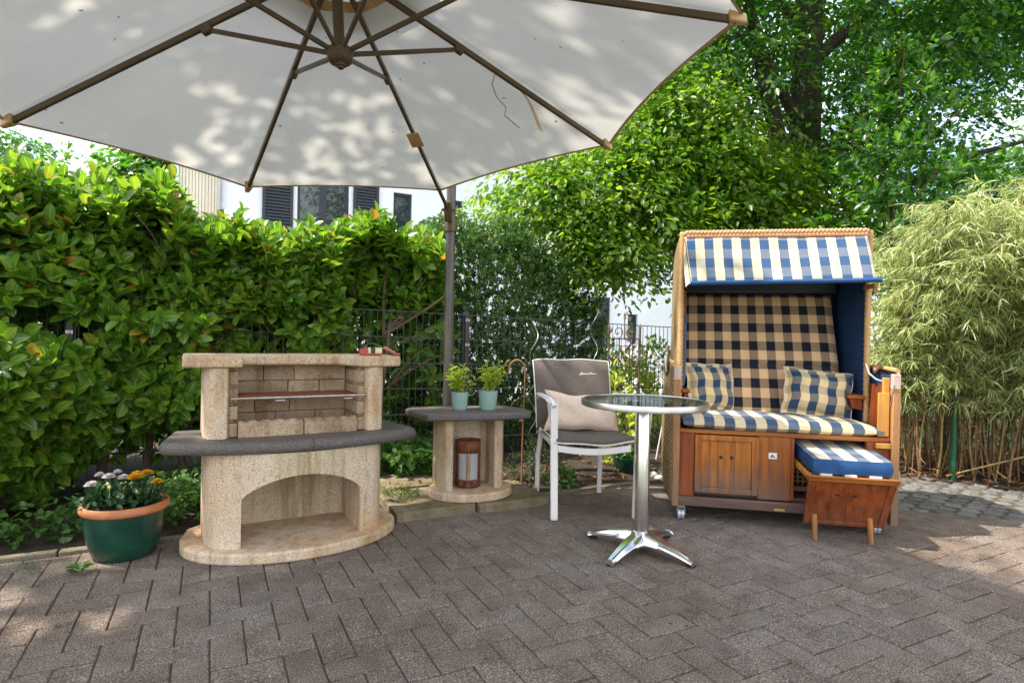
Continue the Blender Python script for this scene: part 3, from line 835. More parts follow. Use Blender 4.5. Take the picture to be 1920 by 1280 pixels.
# post positions measured on the fence line
for px_, py_ in ((-2.70, 3.556), (-0.377, 4.80), (1.948, 6.04), (-5.02, 2.31)):
    b = px_ * EB.x + py_ * EB.y
    mb = MB(); c = [BA(b - .03, FA + .012), BA(b + .03, FA + .012), BA(b + .03, FA + .055), BA(b - .03, FA + .055)]
    mb.prism([(v.x, v.y) for v in c], -.2, ftop(b) + .025)
    po = mb.build('post', fence_m, fence, bevel=.004)
    mb = MB(); c = [BA(b - .018, FA - .016), BA(b + .018, FA - .016), BA(b + .018, FA + .0115), BA(b - .018, FA + .0115)]
    mb.prism([(v.x, v.y) for v in c], .02, ftop(b) - .01); mb.build('cover_strip', fence_m, po, bevel=.002)
    for k in range(6):
        z = ftop(b) - .045 - .2 * k
        mb = MB(); c = [BA(b - .020, FA - .022), BA(b + .020, FA - .022), BA(b + .020, FA - .0165), BA(b - .020, FA - .0165)]
        mb.prism([(v.x, v.y) for v in c], z - .012, z + .012)
        cl = BA(b, FA - .022, z)
        mb.tube([cl, BA(b, FA - .030, z)], .008, 8); mb.build('clamp', zinc_m, po, bevel=.002)

# ------------------------------------------------------------------ parasol
A0 = Vector((-0.724, 2.302, 2.489)); tx, ty, rot0 = -0.087, 0.064, 3.009
un = Vector((math.sin(tx), math.sin(ty), 1)).normalized()
e1 = Vector((0, 1, 0)).cross(un).normalized(); e2 = un.cross(e1)
VT = [A0 - un * .466 + (e1 * math.cos(rot0 - k * PI / 4) + e2 * math.sin(rot0 - k * PI / 4)) * 1.5 for k in range(8)]
par = thing('parasol', 'large off-white octagonal cantilever parasol with brown ribs on a side pole', 'parasol', (-0.437, 4.02, 0))
PO = Vector((-0.437, 4.02, 0))
def L(p): return Vector(p) - PO
canvas_m = canvas_mat()
def gore_pt(k, r, t):
    a = VT[k] - A0; b = VT[(k + 1) % 8] - A0
    c = a * (1 - t) + b * t
    bow = 4 * t * (1 - t)
    p = c * r * (1 - .034 * bow * r * r) - un * (0.035 * bow * r * (1 - r * .6))
    return L(A0 + p + un * (.012 + .022 * math.sin(PI * r) ))
for k in range(8):
    mb = MB(); mb.grid(lambda u, v: gore_pt(k, .135 + .865 * v, u), 12, 20, uvfn=lambda u, v: (u, v))
    mb.build('canopy_panel', canvas_m, par, smooth=80)
    mb = MB(); mb.grid(lambda u, v: gore_pt(k, 1.0 + .004 - .010 * v, u) + un * -.0045, 12, 1)
    mb.build('hem', hem_m, par)
    mb = MB(); mb.grid(lambda u, v: gore_pt(k, .133 + .035 * v, u) - un * .006, 6, 1); mb.build('vent_band', tan_m, par)
    a = VT[k] - A0; a2 = VT[(k + 1) % 8] - A0
    mb = MB()
    mb.grid(lambda u, v: L(A0 + (a * (1 - u) + a2 * u) * (.02 + .24 * v) + un * (.11 - .02 * v)), 4, 4); mb.build('vent_panel', canvas_m, par, smooth=60)
    # rib
    d = (VT[k] - A0).normalized(); ln = (VT[k] - A0).length
    endf = 1.0
    mb = MB(); mb.bar(L(A0 + d * .05 - un * .012), L(A0 + d * ln * (.985 if k != 2 else 1.13) - un * .012), .017, .026, un)
    rb = mb.build('rib', rib_m, par, bevel=.003)
    # strut from hub to rib
    hub = A0 - un * .385
    out = (d - un * d.dot(un)).normalized()
    q = A0 + d * ln * .37 - un * .03
    mb = MB(); mb.bar(L(hub + out * .035 + un * .01), L(q), .014, .018, un); mb.build('strut', rib_m, par, bevel=.003)
    mb = MB(); mb.bar(L(q - d * .022), L(q + d * .022), .026, .034, un); mb.build('joint', rib_m, par, bevel=.004)
    # leatherette pocket on the rib end
    tip = A0 + d * ln * 1.0
    s = d.cross(un).normalized()
    mb = MB()
    lo, hi = tip - d * .055 - un * .012, tip + d * .010 - un * .006
    for sg in (1,):
        P8 = [lo - s * .022 - un * .015, hi - s * .012 - un * .016, hi + s * .012 - un * .016, lo + s * .022 - un * .015,
              lo - s * .025 + un * .024, hi - s * .012 + un * .018, hi + s * .012 + un * .018, lo + s * .025 + un * .024]
        mb.hexa([L(p) for p in P8])
    if k != 2: mb.build('corner_pocket', tan_m, par, bevel=.006)
# hub, post, finial
M = Matrix((e1, e2, un)).transposed().to_4x4(); M.translation = L(A0)
def lathe_u(prof, n=24):
    mb = MB(); mb.lathe(prof, n); mb.v = [tuple(M @ Vector(p)) for p in mb.v]; return mb
lathe_u([(.0, -.432), (.018, -.432), (.020, -.424), (.034, -.422), (.046, -.412), (.050, -.398), (.050, -.372), (.040, -.36), (.0, -.358)]).build('hub', rib_m, par, smooth=35)
lathe_u([(.0, -.441), (.012, -.441), (.014, -.434), (.0, -.433)], 14).build('hub_cap', brown_m, par, smooth=35)
lathe_u([(.021, -.36), (.021, .10), (.0, .10)]).build('post', rib_m, par, smooth=35)
# side pole, crank bracket and overhead arm
mb = MB(); mb.tube([(0, 0, 0.0), (0, 0, 2.66)], .0315, 20); mb.build('pole', pole_m, par, smooth=40)
mb = MB(); mb.tube([(0, .0, 2.60), (-.03, -.18, 2.86), (-.10, -.6, 2.98), (-.20, -1.2, 2.97), L(A0 + un * .36), L(A0 + un * .10)], .028, 14); mb.build('arm', pole_m, par, smooth=50)
mb = MB()
tipj = L(A0 + (VT[2] - A0) * 1.12 - un * .012)
mb.bar(tipj + Vector((0, -.03, .05)), tipj + Vector((0.0, .035, -.07)), .045, .05, (1, 0, 0)); mb.tube([tipj + Vector((-.045, .01, 0)), tipj + Vector((.05, .01, 0))], .011, 10)
mb.build('tilt_bracket', rib_m, par, bevel=.005)
mb = MB(); mb.tube([(0, 0, 1.735), (0, 0, 1.825)], .040, 18); mb.build('clamp', rib_m, par, bevel=.004)
mb = MB(); mb.bx(-.40, .40, -.05, .05, .03, .07); mb.bx(-.05, .05, -.40, -.05, .032, .068); mb.bx(-.05, .05, .05, .40, .032, .068); mb.build('cross_foot', pole_m, par, bevel=.004)
# fabric guide and hanging ties
d2 = (VT[2] - A0); q = A0 + d2 * .655
s2 = d2.normalized().cross(un).normalized()
mb = MB(); mb.hexa([L(q + s2 * a + d2.normalized() * b_ - un * c) for c, sgn in ((.034, 1), (.026, 1)) for a, b_ in ((-.035, -.055), (.035, -.055), (.035, .055), (-.035, .055))])
mb.build('rib_loop', tan_m, par, bevel=.003)
d3 = (VT[3] - A0)
q = A0 + d3 * .60 - un * .03
mb = MB()
def tie(u, v):
    p = L(q) + Vector((.10 * v + .012 * (u - .5), -.10 * v * .5, -.19 * v + .02 * math.sin(4 * v))) + Vector((.005, .016, 0)) * (u - .5) * 2
    return p
mb.grid(tie, 1, 8); mb.build('flat_tie', tan_m, par)
q2 = L(A0 + d3 * .50 - un * .03)
mb = MB(); mb.tube([q2, q2 + Vector((-.012, 0, -.05)), q2 + Vector((.01, -.01, -.11)), q2 + Vector((.055, -.02, -.16)), q2 + Vector((.05, -.02, -.20)), q2 + Vector((.12, -.02, -.255))], .003, 5); mb.build('cord_tie', tan_m, par)

# ------------------------------------------------------------------ masonry grill
gr = thing('masonry_grill', 'sandstone coloured concrete garden grill with dark curved shelf and arched wood store', 'grill', (-1.02, 2.835, 0), math.radians(30))
el = []
for k in range(49):
    a = PI + PI * k / 48
    el.append((.503 * math.cos(a) * (1 if abs(math.cos(a)) < .98 else 1), -(-.10) + .34 * math.sin(a)))
base = [(x, y) for x, y in el] + [(.503, .16), (.475, .30), (.40, .36), (-.40, .36), (-.47, .30), (-.503, .16)]
mb = MB(); mb.prism(base, 0.0, .053); mb.build('base_plate', grill_m, gr, bevel=.012, seg=3)
def nf(x): return .168 - .055 * (x / .267) ** 2 if abs(x) <= .267 else .113 - (abs(x) - .267) * .30
# body: two round cornered legs, arched front, rear wall
for sg in (-1, 1):
    fp = [(.267, .30), (.267, -nf(.267)), (.31, -.098), (.345, -.080), (.375, -.052), (.395, -.018), (.407, .03), (.412, .10), (.412, .30)]
    fp = [(x * sg, y) for x, y in fp]
    if sg > 0: fp = fp
    else: fp = fp[::-1]
    mb = MB(); mb.prism(fp, .053, .475); mb.build('leg', grill_m, gr, smooth=28)
mb = MB(); n = 28; vs = []; fs = []
for i in range(n + 1):
    x = -.267 + .534 * i / n; zb = .272 + .100 * (1 - (x / .267) ** 2) ** .8; y0 = -nf(x); y1 = y0 + .13
    vs += [(x, y0, zb), (x, y0, .475), (x, y1, zb), (x, y1, .475)]
for i in range(n):
    a = 4 * i; b_ = a + 4
    fs += [(a, b_, b_ + 1, a + 1), (b_ + 2, a + 2, a + 3, b_ + 3), (a + 2, b_ + 2, b_, a), (a + 1, b_ + 1, b_ + 3, a + 3)]
mb.add(vs, fs); mb.build('arched_front', algae_m, gr, smooth=28)
mb = MB(); mb.bx(-.267, .267, .255, .30, .053, .475); mb.build('rear_wall', algae_m, gr)
# shelf in two halves
def shelf_front(x): return -(.175 - .155 * (abs(x) / .585) ** 2.2)
fl = [(-.535, .34), (-.588, .03)] + [(-.585 + .615 * i / 14, shelf_front(-.585 + .615 * i / 14)) for i in range(15)] + [(.030, .34)]
fr_ = [(.0325, .34)] + [(.0325 + .5525 * i / 14, shelf_front(.0325 + .5525 * i / 14)) for i in range(15)] + [(.588, .03), (.535, .34)]
for poly in (fl, fr_):
    mb = MB(); mb.prism(poly, .475, .532); o = mb.build('shelf_slab', slate_m, gr, bevel=.024, seg=5)
    me = o.data; at_ = me.attributes.new('bevel_weight_edge', 'FLOAT', 'EDGE')
    wts = []
    for e in me.edges:
        a, b = (me.vertices[k].co for k in e.vertices)
        seam = abs(a.x - .0315) < .003 and abs(b.x - .0315) < .003
        vert = abs(a.z - b.z) > .01
        wts.append(0.0 if seam or (vert and a.y < .02) else 1.0)
    at_.data.foreach_set('value', wts); o.modifiers[0].limit_method = 'WEIGHT'
# firebox: pillars, side bricks, rear bricks
for sg in (-1, 1):
    fp = [(.315, .28), (.315, .0), (.325, -.022), (.36, -.028), (.395, -.014), (.412, .02), (.418, .09), (.418, .28)]
    fp = [(x * sg, y) for x, y in fp]
    if sg < 0: fp = fp[::-1]
    mb = MB(); mb.prism(fp, .534, .856); mb.build('pillar', grill_m, gr, smooth=32)
    for r in range(4):
        z0 = .536 + r * .08
        x0, x1 = sorted((sg * .278, sg * .313))
        nib = .008
        mb = MB()
        mb.bx(x0, x1, .005, .255, z0, z0 + .062)
        mb.bx(x0 + (nib if sg < 0 else 0), x1 - (0 if sg < 0 else nib), .030, .254, z0 + .0625, z0 + .0785) if False else mb.bx(min(sg * .290, sg * .313), max(sg * .290, sg * .313), .03, .254, z0 + .0625, z0 + .0785)
        mb.build('side_brick', brick_m, gr, bevel=.003)
rows = [[.14, .15, .27], [.26, .16, .14], [.10, .17, .29], [.20, .20, .16]]
for r, row in enumerate(rows[::-1]):
    x = -.277; tot = sum(row)
    for w_ in row:
        w = w_ / tot * .554
        mb = MB(); mb.bx(x + .0018, x + w - .0018, .257 - random.uniform(0, .003), .285, .536 + r * .08 + .0015, .536 + (r + 1) * .08 - .0015); mb.build('brick', brick_m, gr, bevel=.002); x += w
mb = MB(); mb.bx(-.417, .417, .288, .33, .534, .856); mb.build('rear_panel', grill_m, gr, bevel=.006)
# cap with recessed middle
cap = [(-.50, .345), (-.505, .0), (-.495, -.035), (-.262, -.045), (-.258, .15), (.20, .15), (.285, -.045), (.485, -.035), (.50, .0), (.49, .345)]
mb = MB(); mb.prism(cap, .858, .912); mb.build('cap', grill_m, gr, bevel=.012, seg=3)
# coal retainer blocks with scalloped tops
for x0, x1 in ((-.276, .012), (.018, .272)):
    mb = MB(); n = 30; vs = []; fs = []
    for i in range(n + 1):
        x = x0 + (x1 - x0) * i / n; h = .598 + .010 * abs(math.sin(x * 52)) ** .8
        vs += [(x, -.012, .533), (x, -.010, .590), (x, .012, h), (x, .065, h - .004), (x, .066, .533)]
    for i in range(n):
        a = 5 * i
        for j in range(4): fs.append((a + j, a + 5 + j, a + 6 + j, a + 1 + j))
    fs += [(4, 3, 2, 1, 0), tuple(5 * n + j for j in range(5))]
    fs = [f[::-1] for f in fs] if False else fs
    mb.add(vs, fs); mb.build('coal_block', brick_m, gr, smooth=40)
# grate
mb = MB()
for y in (-.018, .235): mb.tube([(-.308, y, .714), (.308, y, .714)], .0055, 8)
for x in (-.29, 0, .29): mb.tube([(x, -.018, .709), (x, .235, .709)], .004, 6)
gt = mb.build('grate', steel_m, gr, smooth=40)
for k in range(15):
    y = -.002 + k * .0160
    mb = MB(); mb.tube([(-.303, y, .717), (.303, y, .717)], .0028, 5); mb.build('rod', rust_m, gt, smooth=40)
for x in (-.10, .22):
    mb = MB(); mb.tube([(x - .02, -.02, .706), (x - .02, -.032, .702), (x + .022, -.032, .702), (x + .022, -.02, .706)], .003, 6); mb.build('lifting_loop', zinc_m, gt, smooth=40)
# ash on the shelf inside and stains come from the material; red hand tool on the cap
gx = Matrix.Rotation(math.radians(30), 4, 'Z'); gx.translation = Vector((-1.02, 2.835, 0))
def G3(x, y, z): return gx @ Vector((x, y, z))
tl = thing('hand_tool', 'red plastic hand tool with labelled band and loose wires lying on the grill cap', 'tool', G3(.385, .05, .912), math.radians(22))
mb = MB()
mb.prism_m([(-.085, 0), (-.09, .012), (-.085, .034), (-.06, .040), (.02, .040), (.026, .03), (.026, .0)], -.014, .014, Matrix(((1, 0, 0, 0), (0, 0, -1, 0), (0, 1, 0, 0.001), (0, 0, 0, 1))))
mb.build('body', red_m, tl, bevel=.005)
mb = MB(); mb.bx(-.045, -.031, -.0165, .0165, .012, .0425); mb.bx(-.008, .027, -.0165, .0165, .012, .0425); mb.build('label_band', label_m, tl, bevel=.002)
mb = MB(); mb.bx(-.0305, -.0085, -.016, .016, .013, .042); mb.build('dark_band', dark_m, tl, bevel=.002)
mb = MB(); mb.bar((.034, -.008, .042), (.102, -.020, .008), .018, .014); mb.bar((.100, -.020, .0085), (.120, -.026, .0075), .020, .015); mb.build('lever', red_m, tl, bevel=.004)
mb = MB(); mb.bar((.04, -.0085, .048), (.095, -.0185, .019), .004, .003); mb.build('lever_stripe', stripe_m, tl)
mb = MB(); mb.tube([(-.06, 0, .04), (-.045, .004, .062), (-.02, .006, .064), (.012, .004, .054), (.036, -.004, .044)], .0016, 5); mb.tube([(.09, -.03, .012), (.083, -.045, -.003), (.10, -.05, .003)], .0018, 5); mb.build('wire', zinc_m, tl)

# ------------------------------------------------------------------ slabs and side table
for i, (b0, b1, a0, a1, z, lab) in enumerate([
    (0.913, 1.382, 3.10, 3.58, .052, 'mossy grey concrete slab beside the grill base, left of the side table'),
    (1.400, 1.862, 3.075, 3.555, .050, 'grey concrete slab under the right side of the side table, next to the chair'),
    (0.98, 1.38, 3.60, 4.05, .060, 'dark damp concrete slab in the bed behind the left slab')]):
    mb = MB()
    p = [BA(b0, a0), BA(b1, a0), BA(b1, a1), BA(b0, a1)]
    c = sum((Vector(v) for v in p), Vector()) / 4
    mb.prism([(v.x - c.x, v.y - c.y) for v in p], -.02, z)
    o = mb.build('garden_slab', slab_m, bevel=.006); o.location = (c.x, c.y, 0)
    tag(o, lab, 'slab', 'concrete slabs in the planting bed')
st = thing('side_table', 'low sandstone concrete side table with a dark stone top standing on slabs', 'side table', (-0.24, 3.60, .052), math.radians(19))
mb = MB(); mb.prism([(.262 * math.cos(2 * PI * k / 40), .0 + .205 * math.sin(2 * PI * k / 40)) for k in range(40)], 0, .05); mb.build('base_plate', grill_m, st, bevel=.010, seg=3)
for sg in (-1, 1):
    fp = [(.130, .15), (.130, -.075), (.145, -.088), (.175, -.075), (.198, -.035), (.207, .03), (.207, .15)]
    fp = [(x * sg, y) for x, y in fp]
    if sg < 0: fp = fp[::-1]
    mb = MB(); mb.prism(fp, .05, .470); mb.build('leg', grill_m, st, smooth=32)
mb = MB(); mb.bx(-.129, .129, .115, .15, .05, .470); mb.build('rear_wall', grill_m, st)
top = [(-.385, .17), (-.335, -.055), (-.300, -.130), (-.15, -.158), (.02, -.168), (.2, -.158), (.345, -.128), (.375, -.05), (.36, .06), (.28, .235), (-.30, .25)]
mb = MB(); mb.prism(top, .472, .516); mb.build('top', slate_m, st, bevel=.014, seg=3)
def ST(x, y, z): return Matrix.Translation((-.24, 3.60, .052)) @ Matrix.Rotation(math.radians(19), 4, 'Z') @ Vector((x, y, z))
# rusty lantern in the niche
ln = thing('lantern', 'rusty iron cylinder lantern with frosted window and wooden stick inside the side table niche', 'lantern', ST(-.015, .005, .050), math.radians(5))
prof = []
mb = MB(); n = 40; vs = []; fs = []
rad = .074
zs = [.0, .05, .05, .215, .285]
def wall_rows(z0, z1, a0, a1, r=rad, n=24):
    m_ = MB(); m_.grid(lambda u, v: (r * math.cos(a0 + (a1 - a0) * u), r * math.sin(a0 + (a1 - a0) * u), z0 + (z1 - z0) * v), n, 1)
    return m_
body = MB()
for (z0, z1, a0, a1) in ((.004, .052, 0, 2 * PI), (.212, .285, 0, 2 * PI), (.052, .212, -PI / 2 + .98, 1.5 * PI - .98)):
    m_ = wall_rows(z0, z1, a0, a1, n=40); body.add(m_.v, m_.f)
m_ = wall_rows(.052, .212, -PI / 2 - .10, -PI / 2 + .10, n=4) ; 
bo = body.build('cylinder', rust_m, ln, smooth=50)
so = bo.modifiers.new('solid', 'SOLIDIFY'); so.thickness = .004; so.offset = 0
mb = MB(); mb.lathe([(.0, .002), (.073, .002), (.073, .012), (.0, .012)], 32); mb.build('bottom', rust_m, ln)
m_ = wall_rows(.050, .214, -PI / 2 - .99, -PI / 2 + .99, r=rad - .005, n=20); m_.build('window', lglass_m, ln, smooth=60)
mb = MB(); mb.tube([(0, -rad - .004, .055), (.001, -rad - .006, .13), (-.001, -rad - .004, .195), (0, -rad - .001, .216)], [.0125, .012, .011, .003], 10); mb.build('wooden_stick', wax_m, ln, smooth=50)
mb = MB(); mb.lathe([(.0, .015), (.03, .015), (.03, .14), (.0, .14)], 20, (0, .01, 0)); mb.build('candle', piping_m, ln, smooth=40)
for ang in (-.22, .30, -.9, .95):
    mb = MB(); a = -PI / 2 + ang
    mb.tube([(rad * .975 * math.cos(a), rad * .975 * math.sin(a), .033), ((rad + .0030) * math.cos(a), (rad + .0030) * math.sin(a), .033)], .0095, 12); mb.build('vent_hole', rubber_m, ln)
for z in (.020, .236, .262, .005):
    mb = MB(); mb.lathe([(.0, 0), (.003, .0), (.003, .002), (.0, .002)], 8); mb.v = [(v[0], -rad - .0022 - v[2], z + v[1]) for v in mb.v]; mb.build('rivet', steel_m, ln)

def herb(name, label, loc, r0, r1, h, nst, sh, lean):
    """a glazed pot holding thin stems with narrow pale leaves"""
    t = thing(name, label, 'potted plant', loc, random.uniform(0, 3), 'potted cuttings on the side table')
    mb = MB(); mb.lathe([(.0, .006), (r0 * .80, .006), (r0 * .80, .0), (r0 * .9, .0), (r0, .012), (r1, h), (r1 - .004, h + .001), (r1 - .006, h - .01), (r1 - .007, h - .016), (0, h - .016)], 36)
    mb.build('pot', mint_glass, t, smooth=40)
    mb = MB(); mb.lathe([(r1 - .008, h - .015), (0, h - .012)], 20); mb.build('soil', soil_m, t)
    for k in range(nst):
        a = random.uniform(0, 2 * PI); rr = random.uniform(.1, .6) * r1
        hh = sh * random.uniform(.55, 1.0)
        l = Vector((math.cos(a), math.sin(a), 0)) * lean * random.uniform(.2, 1)
        p0 = Vector((rr * math.cos(a), rr * math.sin(a), h - .014))
        pts = [p0, p0 + Vector((l.x * .25, l.y * .25, hh * .45)), p0 + Vector((l.x * .8, l.y * .8, hh))]
        mb = MB(); mb.tube(pts, [.0030, .0024, .0015], 6); sm = mb.build('stem', herb_m, t, smooth=50)
        P, D, N, LL, W = [], [], [], [], []
        nl = int(15 * hh / .2) + 5
        for i in range(nl):
            f = .25 + .75 * (i / nl) ** .8
            q = pts[0].lerp(pts[1], min(1, f * 2)) if f < .5 else pts[1].lerp(pts[2], (f - .5) * 2)
            az = i * 2.4 + random.uniform(-.3, .3); el_ = random.uniform(-.35, .55) + (.5 if f > .93 else 0)
            P.append(q); D.append((math.cos(az) * math.cos(el_), math.sin(az) * math.cos(el_), math.sin(el_))); N.append((random.uniform(-.3, .3), random.uniform(-.3, .3), 1))
            LL.append(random.uniform(.028, .050)); W.append(random.uniform(.012, .019))
        lm = leaves_mesh('leaves', np.array([tuple(x) for x in P]), np.array(D), np.array(N), np.array(LL), np.array(W), LAUREL, herb_m, True)
        link('leaves', lm, sm, kind='stuff')
    return t
herb('potted_herb', 'smaller mint green pot of pale leafy cuttings at the left on the side table', ST(-.062, .06, .516), .046, .054, .108, 9, .18, .09)
herb('potted_herb', 'wider mint green pot of taller pale cuttings at the right on the side table', ST(.113, .035, .516), .052, .063, .118, 12, .21, .12)

# ------------------------------------------------------------------ armchair
def puff(w, h, t, flange=0.0, nu=22, nv=18, pinch=.07, sag=0.0, uvoff=(0, 0), seed=0):
    """closed cushion: (front, back) as one mesh builder in local x (width), z (height), y (thickness)"""
    r = random.Random(seed)
    ph = [r.uniform(0, 6) for _ in range(6)]
    mb = MB()
    def pt(u, v, side):
        a, b = 2 * u - 1, 2 * v - 1
        k = (1 - abs(a) ** 3.2) * (1 - abs(b) ** 3.2)
        k = max(k, 0) ** .42
        px = a * w / 2 * (1 - pinch * (1 - b * b) * abs(a)); pz = b * h / 2 * (1 - pinch * (1 - a * a) * abs(b))
        wob = .06 * math.sin(3.1 * a + ph[0]) * math.cos(2.7 * b + ph[1]) + .05 * math.sin(6 * a + 5 * b + ph[2])
        return (px + .004 * math.sin(7 * b + ph[3]), side * t / 2 * k * (1 + wob) + .006 * math.sin(5 * a + ph[4]), pz - sag * (1 - a * a) * max(0, b) + .004 * math.sin(8 * a + ph[5]))
    uvf = lambda u, v: (u * w + uvoff[0], v * h + uvoff[1])
    mb.grid(lambda u, v: pt(u, v, -1), nu, nv, uvf)
    mb.grid(lambda u, v: pt(u, v, 1), nu, nv, uvf, flip=True)
    if flange:
        for side in (0, 1):
            def e(u, v, q, s_=1):
                a, b = q(u)
                p = pt(a, b, 0); c = (2 * a - 1, 2 * b - 1)
                return (p[0] + c[0] * flange * v * (1 if abs(c[0]) > .99 else 0) + (c[0] * flange * v if abs(c[0]) <= .99 and abs(c[1]) > .99 and abs(c[0]) > .9 else 0), p[1] + .004 * math.sin(18 * u) * v, p[2] + c[1] * flange * v * (1 if abs(c[1]) > .99 else 0))
        quads = [lambda u: (u, 0), lambda u: (1, u), lambda u: (1 - u, 1), lambda u: (0, 1 - u)]
        for q in quads:
            mb.grid(lambda u, v, q=q: e(u, v, q), 16, 2, lambda u, v, q=q: (q(u)[0] * w + uvoff[0], q(u)[1] * h + uvoff[1]))
    return mb
def rim_loop(w, h, flange, pinch, r, seed, mat, name, parent):
    rr = random.Random(seed); ph = [rr.uniform(0, 6) for _ in range(6)]
    pts = []
    for q in (lambda u: (u, 0), lambda u: (1, u), lambda u: (1 - u, 1), lambda u: (0, 1 - u)):
        for i in range(14):
            a, b = q(i / 14); a, b = 2 * a - 1, 2 * b - 1
            px = a * (w / 2 * (1 - pinch * (1 - b * b) * abs(a)) + flange); pz = b * (h / 2 * (1 - pinch * (1 - a * a) * abs(b)) + flange)
            pts.append((px + .004 * math.sin(7 * b + ph[3]), .006 * math.sin(5 * a + ph[4]), pz + .004 * math.sin(8 * a + ph[5])))
    pts.append(pts[0])
    mb = MB(); mb.tube(pts, r, 6, caps=False); return mb.build(name, mat, parent, smooth=60)

ch = thing('garden_armchair', 'white metal garden armchair with grey brown padded cover behind the bistro table', 'chair', (.445, 3.60, 0), math.radians(7))
# local: x right, y away from the viewer
LEGS = {'fl': (-.225, -.285), 'fr': (.252, -.285), 'rl': (-.225, .30), 'rr': (.19, .27)}
for k, (x, y) in LEGS.items():
    mb = MB()
    if k[0] == 'f':
        mb.bar((x, y, .002), (x - (.012 if k == 'fl' else -.012), y + .005, .655), .040, .030, (0, 1, 0))
        o = mb.build('leg', white_m, ch, bevel=.004)
        mb = MB(); mb.bar((x, y, 0), (x, y, .006), .036, .026, (0, 1, 0)); mb.build('foot_cap', piping_m, o)
    else:
        xb = .200 if x > 0 else -.205
        mb.tube([(x, y, .002), (x + (.0), y - .01, .25), (xb * .97, y - .015, .46), (xb, y + .035, .70), (xb * .98, y + .115, .845)], .0165, 10)
        o = mb.build('leg', white_m, ch, smooth=50)
mb = MB()
pts = [(-.212 + .424 * i / 10, -.286 + .002 * math.sin(i), .402 - .020 * math.sin(PI * i / 10)) for i in range(11)]
vs = []; fs = []
for i, (x, y, z) in enumerate(pts): vs += [(x, y - .011, z - .019), (x, y + .011, z - .019), (x, y + .011, z + .019), (x, y - .011, z + .019)]
for i in range(10):
    a = 4 * i
    for j in range(4): fs.append((a + j, a + (j + 1) % 4, a + 4 + (j + 1) % 4, a + 4 + j))
fs += [(0, 3, 2, 1), (40, 41, 42, 43)]
fs = [f[::-1] for f in fs]
mb.add(vs, fs); mb.build('front_rail', white_m, ch, bevel=.004)
for x in (-.215, .215):
    mb = MB(); mb.bar((x, -.27, .405), (x, .25, .405), .020, .030); mb.build('side_rail', white_m, ch, bevel=.004)
for x in (-.165, .155):
    mb = MB(); mb.bx(x - .014, x + .014, -.295, -.262, .422, .436); mb.build('seat_spacer', piping_m, ch, bevel=.003)
for sg in (-1, 1):
    mb = MB(); x = .24 * sg
    mb.tube([(x * 1.0, -.31, .640), (x * 1.02, -.285, .663), (x * 1.04, -.18, .672), (x * 1.04, .02, .668), (x * 1.02, .17, .655), (x * .99, .235, .63)], .014, 8); mb.build('arm_tube', white_m, ch, smooth=50)
    def pad(u, v):
        a = 2 * PI * u; y = -.315 + .44 * v
        e = max(.05, (1 - abs(2 * v - 1) ** 6)) ** .5
        return (x * 1.07 + .026 * math.cos(a) * e, y + .02, .674 + .0075 * math.sin(a) * e - .022 * max(0, (.16 - v) / .16) ** 1.5)
    mb = MB(); mb.grid(pad, 14, 14); mb.build('arm_pad', armpad_m, ch, smooth=60)
# padded seat and back cover
def slab_pad(fn, name, mat, parent, nu=20, nv=14, smooth=50):
    """fn(u,v,s) with s=-1 under, +1 upper"""
    mb = MB()
    mb.grid(lambda u, v: fn(u, v, 1), nu, nv, lambda u, v: (u * .5, v * .5)); mb.grid(lambda u, v: fn(u, v, -1), nu, nv, lambda u, v: (u * .5, v * .5), flip=True)
    ed = [lambda u: (u, 0), lambda u: (1, u), lambda u: (1 - u, 1), lambda u: (0, 1 - u)]
    for e in ed: mb.grid(lambda u, v, e=e: fn(*e(u), 2 * v - 1), nu, 1, lambda u, v: (u * .5, v * .04), flip=True)
    return mb.build(name, mat, parent, smooth=smooth)
def seatp(u, v, s):
    a, b = 2 * u - 1, 2 * v - 1
    k = ((1 - abs(a) ** 6) * (1 - abs(b) ** 6)) ** .5
    return (a * .222, -.30 + .53 * v, .452 + s * (.010 + .012 * k) - .012 * (1 - a * a) * (1 - .6 * b) + .004 * math.sin(5 * a + 3 * b))
seat = slab_pad(seatp, 'seat_pad', greyfab_m, ch)
def backp(u, v, s):
    a = 2 * u - 1
    k = ((1 - abs(a) ** 6) * (1 - abs(2 * v - 1) ** 8)) ** .5
    zz = .44 + .435 * v
    yy = .235 + .125 * v ** 1.6 + .012 * (1 - a * a) * 0.8
    w = .240 + .014 * v
    return (a * w, yy - s * (.008 + .012 * k), zz - .010 * (a * a) ** 3 * (v > .97) + .003 * math.sin(6 * a))
back = slab_pad(backp, 'back_pad', greyfab_m, ch)
def loop(fn, edges, r, name, parent, n=18):
    pts = []
    for e in edges:
        for i in range(n): pts.append(fn(*e(i / n), 0))
    pts.append(fn(*edges[-1](1), 0))
    mb = MB(); mb.tube(pts, r, 6, caps=False); return mb.build(name, piping_m, parent, smooth=60)
loop(lambda u, v, s: tuple(Vector(backp(u, v, s)) + Vector(((u - .5) * .012, 0, (v - .5) * .008))), [lambda u: (0, u), lambda u: (u, 1), lambda u: (1, 1 - u)], .0048, 'piping', back)
loop(lambda u, v, s: tuple(Vector(seatp(u, v, -.6)) + Vector(((u - .5) * .010, (v - .5) * .012, -.004))), [lambda u: (0, 1 - u), lambda u: (u, 0), lambda u: (1, u)], .0048, 'piping', seat)
